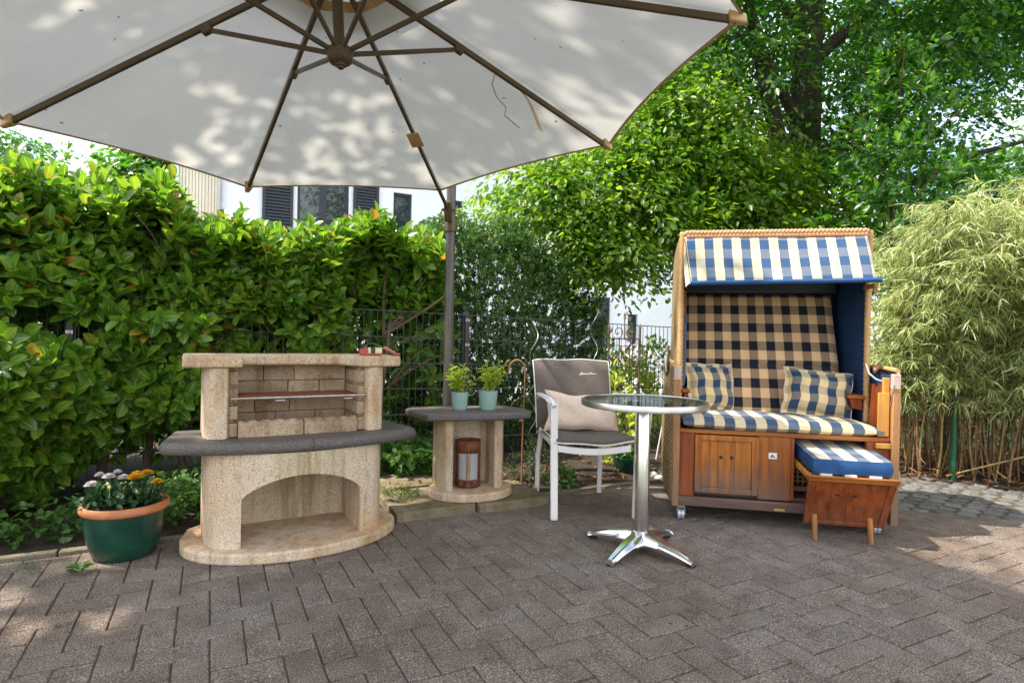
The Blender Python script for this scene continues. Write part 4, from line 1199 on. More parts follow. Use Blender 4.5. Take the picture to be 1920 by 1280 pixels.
# embroidered word on the back cover
fc = bpy.data.curves.new('embroidered_word', 'FONT'); fc.body = 'doppler'; fc.size = .036; fc.shear = .15; fc.extrude = .0008; fc.align_x = 'CENTER'; fc.offset = .0004
fo = bpy.data.objects.new('embroidered_word', fc); COL.objects.link(fo)
bpy.context.view_layer.update()
fm = bpy.data.meshes.new_from_object(fo.evaluated_get(bpy.context.evaluated_depsgraph_get())); bpy.data.objects.remove(fo); bpy.data.curves.remove(fc)
fm.materials.clear(); fm.materials.append(thread_m)
wd = link('embroidered_word', fm, back)
wd.rotation_euler = (math.radians(90 - 15), 0, 0); wd.location = (.105, backp(.72, .80, 1)[1] - .0035, .775)
# beige pillow leaning in the chair
pl = thing('scatter_cushion', 'plain beige cushion lying against the backrest of the white garden armchair', 'cushion', (.440, 3.60, .578), math.radians(3))
mb = puff(.47, .26, .13, 0, 24, 18, .10, .022, seed=3)
o = mb.build('cover', beigefab_m, pl, smooth=70); o.rotation_euler = (math.radians(-20), math.radians(2.0), 0)

# ------------------------------------------------------------------ bistro table
bt = thing('bistro_table', 'round bistro table with smoked glass top, aluminium column and four splayed feet', 'table', (.645, 2.83, 0), 0)
RT = .302
mb = MB(); mb.lathe([(0, .713), (RT - .012, .713), (RT - .012, .7285), (0, .7285)], 72); mb.build('glass_top', smoked_m, bt, smooth=40)
mb = MB(); mb.lathe([(RT - .0115, .704), (RT - .004, .702), (RT, .706), (RT + .001, .722), (RT - .002, .7315), (RT - .008, .7325), (RT - .0115, .730)], 72, close=True); mb.build('metal_rim', rim_m, bt, smooth=40)
mb = MB(); mb.lathe([(0, .690), (.10, .692), (.11, .70), (.11, .7125), (0, .7125)], 32); mb.build('mounting_plate', rubber_m, bt, smooth=40)
mb = MB(); mb.lathe([(0, .06), (.0345, .06), (.0345, .675), (.032, .682), (.032, .6915), (0, .6915)], 36); mb.build('column', alu_m, bt, smooth=40)
mb = MB(); mb.lathe([(0, .04), (.052, .055), (.052, .078), (.047, .090), (.0405, .094), (0, .094)], 32); mb.build('hub', alu_m, bt, smooth=40)
for k in range(4):
    a = math.radians([-133, -47, 47, 140][k] + 1)
    d = Vector((math.cos(a), math.sin(a), 0)); s = Vector((-math.sin(a), math.cos(a), 0))
    vs = []; fs = []
    n = 9
    for i in range(n + 1):
        t = i / n; r = .030 + .255 * t
        zt = .098 - .068 * t ** .9 + .010 * math.sin(PI * t); zb = .034 - .022 * t + .012 * math.sin(PI * t); zb = min(zb, zt - .016)
        w = .046 - .022 * t; wt = w * .5
        for (ww, z) in ((-w, zb), (-w, zb + (zt - zb) * .45), (-wt, zt), (wt, zt), (w, zb + (zt - zb) * .45), (w, zb)): vs.append(d * r + s * ww + Vector((0, 0, z)))
    for i in range(n):
        for j in range(6): fs.append((6 * i + j, 6 * i + 6 + j, 6 * i + 6 + (j + 1) % 6, 6 * i + (j + 1) % 6))
    fs += [(5, 4, 3, 2, 1, 0), tuple(6 * n + j for j in range(6))]
    mb = MB(); mb.add(vs, fs); lg = mb.build('leg', alu_m, bt, bevel=.005)
    mb = MB(); mb.lathe([(0, 0), (.019, 0), (.020, .004), (.019, .012), (.012, .016), (0, .016)], 16, d * .268); mb.build('glide', rubber_m, lg, smooth=40)

# ------------------------------------------------------------------ roofed wicker beach chair
BC = thing('roofed_beach_chair', 'roofed wicker beach chair with blue and cream checked cushions and pulled out wooden footrest', 'beach chair', (.94, 3.33, 0), math.atan2(-.191, .982))
BW, BD = 1.141, .84                       # local: x along the front, y to the back
BCM = Matrix.Translation((.94, 3.33, 0)) @ Matrix.Rotation(math.atan2(-.191, .982), 4, 'Z')
# base
mb = MB(); mb.bx(.0, 1.09, -.012, .045, .088, .142); mb.build('front_beam', beam_m, BC, bevel=.006)
mb = MB(); mb.bx(.03, 1.09, BD - .05, BD - .005, .088, .142); mb.build('rear_beam', beam_m, BC, bevel=.006)
for x in (.0, BW - .04):
    mb = MB(); mb.bx(x, x + .04, .0455, BD - .051, .090, .140); mb.build('side_beam', beam_m, BC, bevel=.005)
mb = MB(); mb.bx(.02, 1.11, .05, BD - .06, .143, .158); mb.build('floor_board', beam_m, BC)
pl_ = MB(); pl_.bx(.535, .592, -.0155, -.0125, .094, .109); pl_.build('brass_plate', simple('brass', (.50, .33, .12), (.58, .40, .17), 60, .4, .8, bstr=.05), BC, bevel=.002)
for (x, y) in ((.045, .03), (1.065, .03), (.06, .76), (1.06, .76)):
    mb = MB(); mb.bx(x - .018, x + .018, y - .02, y + .02, .070, .0875); mb.bx(x - .024, x - .019, y - .012, y + .02, .026, .072); mb.bx(x + .019, x + .024, y - .012, y + .02, .026, .072)
    cs = mb.build('caster', zinc_m, BC)
    for dx in (-.0095, .0095):
        mb = MB(); mb.tube([(x + dx - .0075, y + .008, .030), (x + dx + .0075, y + .008, .030)], .030, 18); mb.build('wheel', stripe_m, cs, smooth=40)
# front posts and lower side walls
post = MB(); post.bx(-.012, .026, -.022, .016, .085, .80); post.build('front_post', post_m, BC, bevel=.004)
post = MB(); post.bx(-.0115, .0255, -.0215, .0155, .801, .877); post.build('post_cap', palewood_m, BC, bevel=.003)
post = MB(); post.bx(1.112, 1.150, -.022, .018, .060, .785); post.build('front_post', post_m, BC, bevel=.004)
post = MB(); post.bx(1.1125, 1.1495, -.0215, .0175, .786, .866); post.build('post_cap', palewood_m, BC, bevel=.003)
def side_prof(v):  # top edge of the lower side wall over depth
    return .875 + .03 * math.sin(PI * v) - .05 * v
for sg in (0, 1):
    def outer(u, v):
        y = .018 + (BD - .02) * u; z = .10 + (side_prof(u) - .10) * v
        bul = .028 * math.sin(PI * min(1, u * 1.02)) * (.5 + .5 * math.sin(PI * v))
        return ((-bul - .004) if sg == 0 else BW + bul + .006, y, z)
    mb = MB(); mb.grid(outer, 24, 30, lambda u, v: (u * .84, v * .78), flip=(sg == 1))
    o = mb.build('side_wicker', wicker_m, BC, smooth=60); s_ = o.modifiers.new('solid', 'SOLIDIFY'); s_.thickness = .012; s_.offset = -1
    mb = MB(); x0 = .014 if sg == 0 else BW - .03
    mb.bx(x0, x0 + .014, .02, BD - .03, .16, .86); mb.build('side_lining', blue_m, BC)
    pts = [(-.008 if sg == 0 else BW + .008, .018 + (BD - .02) * i / 14, side_prof(i / 14) + .008) for i in range(15)]
    mb = MB(); mb.tube(pts, [.013 + .0015 * (i % 2) for i in range(15)], 8); mb.build('edge_wrap', cane_wrap, BC, smooth=60)
mb = MB(); mb.grid(lambda u, v: (BW * u, BD + .035 * math.sin(PI * u), .10 + .72 * v), 30, 20, lambda u, v: (u * 1.14, v * .72), flip=True)
o = mb.build('rear_wicker', wicker_m, BC, smooth=60); s_ = o.modifiers.new('solid', 'SOLIDIFY'); s_.thickness = .012
# seat box front
mb = MB(); mb.bx(.027, 1.111, .0, .03, .500, .524); mb.build('seat_rail', teakh_m, BC, bevel=.004)
mb = MB(); mb.bx(.027, .110, .006, .022, .143, .4985); mb.build('front_panel', teakred_m, BC, bevel=.002)
mb = MB()
for (x0, x1, z0, z1) in ((.112, .146, .168, .494), (.416, .450, .168, .494), (.1465, .4155, .168, .200), (.1465, .4155, .464, .494)): mb.bx(x0, x1, -.008, .020, z0, z1)
dr = mb.build('drawer_front', teakdoor_m, BC, bevel=.003)
for k in range(3):
    mb = MB(); x0 = .147 + k * .0897; mb.bx(x0, x0 + .0887, .002, .014, .2005, .4635); mb.build('board', teakdoor_m, dr, bevel=.0015)
for x in (.253, .311):
    mb = MB(); mb.tube([(x, -.003, .372), (x, .0025, .372)], .0095, 16); mb.build('finger_hole', rubber_m, dr)
mb = MB(); mb.bx(.4515, .62, .004, .022, .150, .4985); fp_ = mb.build('front_panel', teak_m, BC, bevel=.002)
mb = MB(); mb.bx(.505, .548, .0015, .0035, .378, .412); sk = mb.build('sticker', white_m, BC)
mb = MB(); mb.add([(.514, .0008, .386), (.521, .0008, .386), (.527, .0008, .399), (.522, .0008, .404)], [(0, 1, 2, 3)]); mb.add([(.523, .0008, .404), (.528, .0008, .400), (.541, .0008, .386), (.533, .0008, .386)], [(0, 1, 2, 3)]); mb.add([(.519, .0006, .388), (.519, .0006, .391), (.536, .0006, .391), (.536, .0006, .388)], [(3, 2, 1, 0)])
mb.build('sticker_mark', dark_m, sk)
mb = MB(); mb.bx(.6205, .636, .0, .60, .158, .4985); mb.build('bay_divider', teakred_m, BC)
# open footrest bay: inner lattice and rungs
mb = MB()
for k in range(11): mb.bar((.64, .30, .20 + k * .026), (1.10, .30, .20 + k * .026), .006, .012)
for k in range(16): mb.bar((.645 + k * .03, .293, .17), (.645 + k * .03, .293, .49), .006, .010, (1, 0, 0))
mb.build('inner_lattice', cane_wrap, BC)
mb = MB(); mb.bx(.637, 1.108, .05, .09, .20, .225); mb.build('rung', beam_m, BC)
mb = MB(); mb.bx(1.0, 1.111, .004, .03, .30, .4985); mb.build('front_panel', teakred_m, BC)
# seat
mb = MB(); mb.bx(.03, 1.108, .031, .60, .500, .518); mb.build('seat_board', teakh_m, BC)
def seatc(u, v, s):
    a, b = 2 * u - 1, 2 * v - 1
    k = max(0, (1 - abs(a) ** 8) * (1 - abs(b) ** 5)) ** .45
    endt = 1 - .35 * max(0, (u - .86) / .14) ** 2
    return (.048 + 1.03 * u, -.022 + .55 * v + .006 * math.sin(9 * u), .528 + .030 + s * (.010 + .030 * k) * endt - .008 * max(0, (u - .8) / .2) + .003 * math.sin(14 * u + 3 * v))
sc_ = MB()
sc_.grid(lambda u, v: seatc(u, v, 1), 40, 16, lambda u, v: (.055 + u * 1.03, .04 + v * .55)); sc_.grid(lambda u, v: seatc(u, v, -1), 40, 16, lambda u, v: (.055 + u * 1.03, .04 - v * .1), flip=True)
sc_.grid(lambda u, v: seatc(u, 0, 2 * v - 1), 40, 4, lambda u, v: (.055 + u * 1.03, .02 + .02 * v), flip=True)
sc_.grid(lambda u, v: seatc(1, u, 2 * v - 1), 16, 2, lambda u, v: (1.08, u * .5), flip=True); sc_.grid(lambda u, v: seatc(0, 1 - u, 2 * v - 1), 16, 2, lambda u, v: (.05, u * .5), flip=True)
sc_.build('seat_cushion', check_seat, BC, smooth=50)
# hood: sides, rear, roof
HX0, HX1 = .030, 1.098
def hood_prof(v):  # (y, z) of the rear curve, v 0 bottom rear .. 1 front top
    if v < .72:
        return (.80 + .03 * math.sin(PI * v / .72), .18 + 1.30 * v / .72)
    a = (v - .72) / .28 * PI / 2
    return (.80 - .555 * (1 - math.cos(a)) * 1.0, 1.48 + .185 * math.sin(a))
prof = [hood_prof(i / 40) for i in range(41)]
for sg, x in ((0, HX0), (1, HX1)):
    poly = [(.262, .56)] + prof + [(.258, 1.66)]
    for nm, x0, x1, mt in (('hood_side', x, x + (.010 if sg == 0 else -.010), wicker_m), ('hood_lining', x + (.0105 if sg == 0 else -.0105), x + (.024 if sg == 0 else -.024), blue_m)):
        n = len(poly); q0 = poly
        mb = MB(); M_ = Matrix(((0, 0, 1, 0), (1, 0, 0, 0), (0, 1, 0, 0), (0, 0, 0, 1)))
        mb.prism_m(q0, min(x0, x1), max(x0, x1), M_); mb.build(nm, mt, BC)
    # wrapped front edge: ringed cane over a batten
    n = 76
    pts = []; rr = []
    for i in range(n + 1):
        t = i / n
        pts.append((x + (.012 if sg == 0 else -.012), .255 + .010 * math.sin(PI * t), (.575 if sg else .60) + (1.105 if sg else 1.085) * t)); rr.append(.0150 + .0042 * (i % 2))
    mb = MB(); mb.tube(pts, rr, 8); mb.build('edge_wrap', cane_wrap, BC, smooth=75)
    mb = MB(); mb.bar((x + (.012 if sg == 0 else -.012), .258, .44), (x + (.012 if sg == 0 else -.012), .258, .60), .030, .024, (0, 1, 0)); mb.build('edge_batten', post_m, BC, bevel=.003)
mb = MB(); mb.grid(lambda u, v: (HX0 + (HX1 - HX0) * u, prof[int(round(v * 40))][0] + .012, prof[int(round(v * 40))][1] + (.012 if v > .8 else 0)), 24, 40, lambda u, v: (u * 1.07, v * 2.0), flip=True)
o = mb.build('hood_shell', wicker_m, BC, smooth=60)
mb = MB(); mb.grid(lambda u, v: (HX0 + .02 + (HX1 - HX0 - .04) * u, prof[int(round(v * 40))][0] - .004 - (.0), prof[int(round(v * 40))][1] - (.006 if v > .8 else 0)), 4, 40)
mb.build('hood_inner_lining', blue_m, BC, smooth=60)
# plaited front rim
for k in range(3):
    n = 190; pts = []
    for i in range(n + 1):
        t = i / n; a = 2 * PI * 15.5 * t + k * 2 * PI / 3
        pts.append((HX0 + .026 + (HX1 - HX0 - .052) * t, .252 - .012 * math.sin(2 * a) - .004, 1.666 + .0165 * math.sin(a)))
    mb = MB(); mb.tube(pts, .0125, 7); mb.build('braid_strand', braid_m, BC, smooth=70)
mb = MB(); mb.bx(HX0 + .026, HX1 - .026, .255, .29, 1.635, 1.668); mb.build('hood_batten', post_m, BC)
# awning
def awn(u, v):
    x = .056 + (1.062 - .056) * u + (.022 * v * (1 - 2 * u)) * (.2) + (.020 * v if u < .04 else 0)
    y = .238 - .150 * v + .016 * math.sin(PI * v) * math.cos(2.2 * u) * .6; z = 1.640 - .283 * v + .02 * v * u + .004 * math.sin(7 * u + 2 * v)
    return (x, y, z)
mb = MB(); mb.grid(awn, 40, 16, lambda u, v: (.018 + u * 1.006, v * .325 + .008))
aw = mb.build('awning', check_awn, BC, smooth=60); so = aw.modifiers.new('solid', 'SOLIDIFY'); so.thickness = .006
mb = MB()
def flap(u, v):
    p = awn(0, v); w = .062 * (0.25 + .75 * math.sin(PI * min(1, .15 + .8 * v)))
    return (p[0] - .004 - .018 * math.sin(PI * u) * v - .012 * u, p[1] + w * u * 1.9, p[2] - .030 * v * u - .008 * math.sin(PI * u) * v)
mb.grid(flap, 8, 14, lambda u, v: (.018 - u * .10, v * .325 + .05)); mb.build('awning_flap', check_awn, aw, smooth=60)
mb = MB(); mb.tube([(.075, .085, 1.357), (1.085, .085, 1.377)], .013, 12); mb.build('awning_bar', blueedge_m, aw, smooth=50)
mb = MB(); mb.bx(1.050, 1.068, .085, .245, 1.335, 1.360); mb.bx(1.050, 1.066, .088, .108, 1.30, 1.3345); mb.build('awning_bracket', post_m, aw, bevel=.003)
mb = MB(); mb.bx(HX0 + .026, HX1 - .026, .262, .60, 1.632, 1.645); mb.build('ceiling_lining', blue_m, BC)
mb = MB(); mb.bx(.10, 1.05, .66, .70, 1.345, 1.43); mb.build('neck_roll', dark_m, BC, bevel=.015, seg=3)
# backrest cushion
def backc(u, v, s):
    a, b = 2 * u - 1, 2 * v - 1
    k = max(0, (1 - abs(a) ** 10) * (1 - abs(b) ** 12)) ** .4
    seam = -.020 * math.exp(-((v - .375) / .016) ** 2)
    y = .44 + .29 * v ** .9
    return (.062 + .975 * u - .012 * v * (2 * u - 1), y - s * (.012 + .028 * k + (seam if s > 0 else 0)), .575 + .765 * v + s * .012 * k)
mb = MB()
mb.grid(lambda u, v: backc(u, v, 1), 44, 50, lambda u, v: (u * .975 + .03, v * .80)); mb.grid(lambda u, v: backc(u, v, -1), 8, 8, flip=True)
for e in (lambda u: (u, 1), lambda u: (1, 1 - u), lambda u: (0, u)): mb.grid(lambda u, v, e=e: backc(*e(u), 1 - 2 * v), 30, 2, lambda u, v, e=e: (e(u)[0] * .975 + .03, e(u)[1] * .8))
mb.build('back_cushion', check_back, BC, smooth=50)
mb = MB(); mb.bx(.058, .092, .44, .50, 1.17, 1.345); mb.build('inner_batten', teakh_m, BC, bevel=.003)
# left inner padded side and arm rests
def sidepad(u, v, s):
    b = 2 * v - 1; a = 2 * u - 1
    k = max(0, (1 - abs(a) ** 6) * (1 - abs(b) ** 8)) ** .5
    return (.068 + s * (.004 + .014 * k), .30 + .20 * u, .74 + .445 * v)
mb = MB(); mb.grid(lambda u, v: sidepad(u, v, 1), 10, 14); mb.grid(lambda u, v: sidepad(u, v, -1), 10, 14, flip=True)
mb.grid(lambda u, v: sidepad(0, u, 2 * v - 1), 14, 2); mb.grid(lambda u, v: sidepad(u, 1, 2 * v - 1), 10, 2); mb.build('side_pad', litblue_m, BC, smooth=60)
for x0, x1 in ((.054, .105), (.985, 1.074)):
    mb = MB(); mb.bx(x0, x1, .235, .50, .706, .728); o = mb.build('arm_rest', teakh_m, BC, bevel=.004)
    mb = MB(); xx = (x0 + .012, x1 - .012); mb.hexa([(xx[0] + .01, .245, .652), (xx[1], .245, .640), (xx[1], .49, .640), (xx[0] + .01, .49, .652), (xx[0], .245, .7055), (xx[1], .245, .7055), (xx[1], .49, .7055), (xx[0], .49, .7055)]); mb.build('arm_block', teakred_m, o, bevel=.003)
# right side fittings: folding tray, shelf, handles
mb = MB(); mb.bx(1.050, 1.106, .000, .012, .530, .765); mb.build('folding_tray', honey_m, BC, bevel=.003)
mb = MB(); mb.bx(1.076, 1.110, .013, .030, .60, .845); mb.build('tray_rail', honey_m, BC, bevel=.004)
mb = MB(); mb.bx(1.040, 1.1105, -.020, .10, .468, .496); mb.build('ledge', honey_m, BC, bevel=.004)
mb = MB(); mb.tube([(1.106, -.006, .70), (1.116, -.028, .81)], .0032, 6); mb.build('tray_stay', zinc_m, BC)
mb = MB(); mb.bx(1.090, 1.111, .030, .22, .530, .80); mb.build('tray_backboard', teakred_m, BC)
mb = MB()
mb.tube([(1.045, .16, .91), (1.050, .13, .86), (1.075, .10, .83), (1.105, .08, .82)], .006, 8); mb.build('handle_bracket', zinc_m, BC, smooth=50)
mb = MB(); mb.grid(lambda u, v: (1.078 + .020 * math.cos(2 * PI * u) * math.sin(PI * v) ** .6 + .04 * v, .13 + .018 * math.sin(2 * PI * u) * math.sin(PI * v) ** .6 + .05 * v, .86 + .10 * v - .05 * v * v), 14, 8)
mb.build('carry_handle', brown_m, BC, smooth=60)
mb = MB(); mb.grid(lambda u, v: (-.040 + .016 * math.cos(2 * PI * u) * math.sin(PI * v) ** .6, .19 + .03 * math.sin(2 * PI * u) * math.sin(PI * v) ** .6, .80 + .20 * v), 12, 10)
mb.build('carry_handle', beam_m, BC, smooth=60)
mb = MB(); mb.tube([(-.055, .12, .93), (-.052, .10, .88), (-.045, .12, .84), (-.052, .14, .88), (-.048, .11, .95)], .005, 6); mb.build('handle_cord', piping_m, BC, smooth=60)
# footrest
ft = MB()
def fpt(x, z, d=0.0):     # point on the tilted front panel; z .075 .. .352
    t = (z - .075) / .277
    return (x + (.018 * t if x > .85 else -.012 * t), -.135 - .115 * t + d, z)
def fbar(mb, x0, x1, z0, z1, d0, d1): mb.hexa([fpt(x0, z0, d0), fpt(x1, z0, d0), fpt(x1, z0, d1), fpt(x0, z0, d1), fpt(x0, z1, d0), fpt(x1, z1, d0), fpt(x1, z1, d1), fpt(x0, z1, d1)])
for a in ((.655, .690, .075, .322), (1.005, 1.040, .075, .322), (.6905, 1.0045, .075, .098)): fbar(ft, *a, 0, .022)
ft_o = ft.build('footrest', teakred_m, BC, bevel=.004)
mb = MB(); fbar(mb, .650, 1.046, .3225, .352, -.006, .030); mb.build('top_rail', teakh_m, ft_o, bevel=.004)
for k in range(4):
    mb = MB(); x0 = .691 + k * .0784; fbar(mb, x0 + .0004, x0 + .0780, .0985, .322, .006, .016); mb.build('board', teakred_m, ft_o, bevel=.0012)
for x in (.80, .862):
    mb = MB(); p = Vector(fpt(x, .25, .0052)); 
    vs = [p + Vector((.014 * math.cos(2 * PI * k / 14), 0, .0055 * math.sin(2 * PI * k / 14))) for k in range(14)]
    vs = [(v.x, -.135 - .115 * (v.z - .075) / .277 + .0052, v.z) for v in vs]
    mb.add(vs, [tuple(range(14))]); mb.build('finger_hole', rubber_m, ft_o)
for x in (.700, .965):
    mb = MB(); mb.tube([(x + .004, -.160, .0), (x + .002, -.150, .09), (x, -.145, .13)], [.0125, .014, .014], 12); mb.build('leg', orange_m, ft_o, smooth=50)
for x in (.648, 1.028):
    mb = MB(); mb.hexa([(x, -.225, .325), (x + .016, -.225, .325), (x + .016, .33, .36), (x, .33, .36), (x, -.225, .352), (x + .016, -.225, .352), (x + .016, .33, .392), (x, .33, .392)]); mb.build('side_rail', honey_m, ft_o, bevel=.003)
for k in range(5):
    y = -.19 + k * .11
    mb = MB(); z = .338 + .03 * (y + .2) / .5; mb.bx(.665, 1.027, y, y + .05, z, z + .012); mb.build('slat', teakh_m, ft_o, bevel=.002)
for k in range(3):
    mb = MB(); x = .70 + k * .115; mb.bx(x, x + .055, -.236, -.20, .3525, .362); mb.build('strap', piping_m, ft_o)
def fc_(u, v, s):
    a, b = 2 * u - 1, 2 * v - 1
    e = 1 - .02 * (abs(a) ** 10 + abs(b) ** 10)
    return (.665 + .375 * (.5 + a * e / 2) , -.232 + .535 * (.5 + b * e / 2), .397 + .040 * v + s * .037 + .004 * s * (1 - a * a) * (1 - b * b))
mb = MB(); mb.grid(lambda u, v: fc_(u, v, 1), 20, 20, lambda u, v: (u * .375 + .06, v * .5)); fcu = mb.build('foot_cushion', check_foot, ft_o, smooth=50)
mb = MB(); mb.grid(lambda u, v: fc_(u, v, -1), 20, 20, flip=True)
for e in (lambda u: (u, 0), lambda u: (1, u), lambda u: (1 - u, 1), lambda u: (0, 1 - u)):
    mb.grid(lambda u, v, e=e: tuple(Vector(fc_(*e(u), 2 * v - 1)) + Vector(((e(u)[0] - .5) * .012 * math.sin(PI * v), (e(u)[1] - .5) * .012 * math.sin(PI * v), 0))), 20, 4, flip=True)
mb.build('cushion_side', blueedge_m, fcu, smooth=50)
# two scatter cushions standing on the seat
def bc(x, y, z): return BCM @ Vector((x, y, z))
for nm, lab, pos, rx, ry, rz_, w, h, sd, off in (
    ('scatter_cushion', 'checked cream and navy cushion in the left corner of the beach chair seat', (.245, .40, .735), -17, 2, 24, .30, .27, 5, (.02, .03)),
    ('scatter_cushion', 'checked cream and blue flanged cushion in the right corner of the beach chair seat', (.845, .33, .722), -22, 6, -6, .34, .255, 8, (.035, .045))):
    t = thing(nm, lab, 'cushion', bc(*pos), math.atan2(-.191, .982) + math.radians(rz_), 'checked cushions on the beach chair seat')
    mb = puff(w, h, .12, .020, 24, 22, .06, .0, off, sd)
    o = mb.build('cover', check_m, t, smooth=70); o.rotation_euler = (math.radians(rx), math.radians(ry), 0)
    r = rim_loop(w, h, .020, .06, .0028, sd, piping_m, 'piping', t); r.rotation_euler = o.rotation_euler

# ------------------------------------------------------------------ planter with chrysanthemums
pp = thing('planter', 'dark green glazed planter with terracotta rim at the foot of the laurel hedge', 'planter', (-1.745, 2.655, 0), 0)
mb = MB(); mb.lathe([(0, 0), (.112, 0), (.124, .010), (.146, .08), (.160, .152), (.165, .207), (.158, .207), (.152, .20), (0, .20)], 48); mb.build('pot', green_glaze, pp, smooth=40)
mb = MB(); mb.lathe([(.152, .2075), (.168, .207), (.175, .215), (.176, .229), (.171, .240), (.162, .244), (.153, .237), (.151, .225)], 48, close=True); mb.build('rim', terracotta, pp, smooth=60)
mb = MB(); mb.lathe([(.152, .214), (0, .222)], 24); mb.build('soil', soil_m, pp)
def mum(label, loc, petal, heads, spread, buds):
    t = thing('chrysanthemum', label, 'flower', loc, 0, 'chrysanthemums in the green planter')
    n = 340
    P = rng.normal(size=(n, 3)) * np.array([spread * .55, spread * .5, .028]) + np.array([0, 0, .045]); P[:, 2] = np.abs(P[:, 2])
    D = rand_dir(n, .3); D[:, :2] += P[:, :2] * 6; N = rand_dir(n, 1.4)
    link('foliage', leaves_mesh('foliage', P, D, N, rng.uniform(.022, .042, n), rng.uniform(.014, .026, n), HEX, mum_m), t, kind='stuff')
    for (x, y, z, r) in heads:
        mb = MB(); mb.tube([(x * .5, y * .5, .0), (x * .9, y * .9, z * .6), (x, y, z + .021)], .0018, 5); mb.build('stem', mum_m, t)
        rows = []
        for ring in range(6):
            k = 22 - ring * 3; e = math.radians(10 + ring * 13)
            for i in range(k):
                a = 2 * PI * (i + .5 * (ring % 2)) / k + random.uniform(-.08, .08)
                rows.append((x, y, z + .022 + ring * .0012, math.cos(a) * math.cos(e), math.sin(a) * math.cos(e), math.sin(e), 1.05 * r * (1 - ring * .11) * random.uniform(.9, 1.1)))
        R_ = np.array(rows); nn = np.zeros((len(R_), 3)); nn[:, 2] = 1; nn[:, :2] = -R_[:, 3:5] * .4
        fm_ = leaves_mesh('flower_head', R_[:, :3], R_[:, 3:6], nn, R_[:, 6], np.full(len(R_), r * .36), HEX, petal)
        link('flower_head', fm_, t)
    for k in range(buds):
        a = random.uniform(0, 6.28); rr = spread * random.uniform(.3, 1.05); z = random.uniform(.065, .115)
        mb = MB(); mb.tube([(rr * .7 * math.cos(a), rr * .7 * math.sin(a), .02), (rr * math.cos(a), rr * math.sin(a), z)], .0013, 4); mb.lathe([(0, -.007), (.005, -.004), (.0068, .001), (.004, .006), (0, .007)], 8, (rr * math.cos(a), rr * math.sin(a), z + .004)); mb.build('bud', bud_m, t, smooth=60)
mum('white flowering chrysanthemum on the left side of the green planter', (-1.815, 2.635, .222), whitepetal,
    [(-.035, -.05, .085, .030), (.02, -.02, .115, .028), (-.05, .02, .112, .022), (.065, .01, .105, .026), (.005, .06, .118, .020), (-.075, -.01, .072, .018)], .085, 14)
mum('yellow flowering chrysanthemum on the right side of the green planter', (-1.685, 2.67, .222), yellowpetal,
    [(-.01, -.03, .108, .034), (.02, .01, .118, .031), (.085, -.02, .088, .028), (-.035, .02, .112, .024)], .075, 9)

# ------------------------------------------------------------------ small garden fittings
hk = thing('shepherd_hook', 'rusty shepherd crook rod standing in the bed behind the side table', 'hook', (.082, 3.97, 0))
mb = MB(); pts = [(0.0, 0, -.1), (.004, 0, .45), (.012, 0, .80)] + [(.012 - .056 + .056 * math.cos(a), 0, .80 + .07 * math.sin(a)) for a in [PI * k / 12 for k in range(1, 13)]] + [(-.102, 0, .77)]
mb.tube(pts, .0055, 7); mb.build('rod', rustrod_m, hk, smooth=60)
def spiral(label, x, y, z0, z1, lean, nw, amp):
    t = thing('spiral_stake', label, 'plant stake', (x, y, 0), random.uniform(0, 6), 'spiral plant stakes at the fence')
    pts = [(lean * (k / 160) + amp * math.cos(2 * PI * nw * k / 160) * (1 if k > 3 else k / 3), amp * math.sin(2 * PI * nw * k / 160), z0 + (z1 - z0) * k / 160) for k in range(161)]
    mb = MB(); mb.tube(pts, .0032, 6); mb.build('wound_rod', zinc_m, t, smooth=60)
spiral('silver spiral plant stake behind the rusty hook, left of the armchair', .165, 4.40, -.1, 1.17, -.0, 4.2, .030)
spiral('silver spiral plant stake above the armchair backrest near the grey door', .69, 4.92, -.1, 1.27, .0, 4.2, .030)
for k, (x, y, l, lab) in enumerate(((1.135, 4.80, .03, 'thin white stick in the bed, left one of the pair beside the beach chair'), (1.20, 4.84, .10, 'thin white stick in the bed leaning to the right, beside the beach chair'))):
    t = thing('garden_stick', lab, 'stick', (x, y, 0), 0, 'thin white sticks in the bed')
    mb = MB(); mb.tube([(0, 0, -.05), (l, 0, .56)], .006, 7); mb.build('rod', white_m, t, smooth=50)
trellis_m = simple('trellis_iron', (0.11, 0.065, 0.042), (0.19, 0.115, 0.07), 30, 0.8, 0.2, 90, 0.3)
tr = thing('iron_trellis', 'rusty wrought iron garden trellis with scrolls in front of the wire fence', 'trellis', (.99, 5.15, 0), math.radians(20))
def scroll(cx, cz, r, turns, start, sg, n=34):
    return [(cx + sg * r * (1 - .80 * k / n) * math.cos(start + turns * 2 * PI * k / n), 0, cz + r * (1 - .80 * k / n) * math.sin(start + turns * 2 * PI * k / n)) for k in range(n + 1)]
for x in (-.155, .160):
    mb = MB(); mb.tube([(x, 0, -.1), (x, 0, 1.12)], .011 if x < 0 else .009, 8); mb.lathe([(0, 1.12), (.014, 1.125), (.010, 1.14), (.004, 1.155), (0, 1.175)], 10, (x, 0, 0)); mb.build('upright', trellis_m, tr, smooth=50)
for x in (-.05, .085):
    mb = MB(); mb.tube([(x * 1.0, 0, -.05), (x, 0, 1.035)], .006, 6); mb.build('rod', trellis_m, tr, smooth=50)
mb = MB(); mb.tube([(0.0, 0, 1.03), (.0, 0, 1.20)], .006, 6); mb.lathe([(0, 1.20), (.014, 1.21), (.006, 1.23), (.012, 1.24), (0, 1.265)], 10); mb.build('spike', trellis_m, tr, smooth=50)
for z in (1.03, .62, .30):
    mb = MB(); mb.tube([(-.155, 0, z), (.16, 0, z)], .006, 6); mb.build('cross_bar', trellis_m, tr, smooth=50)
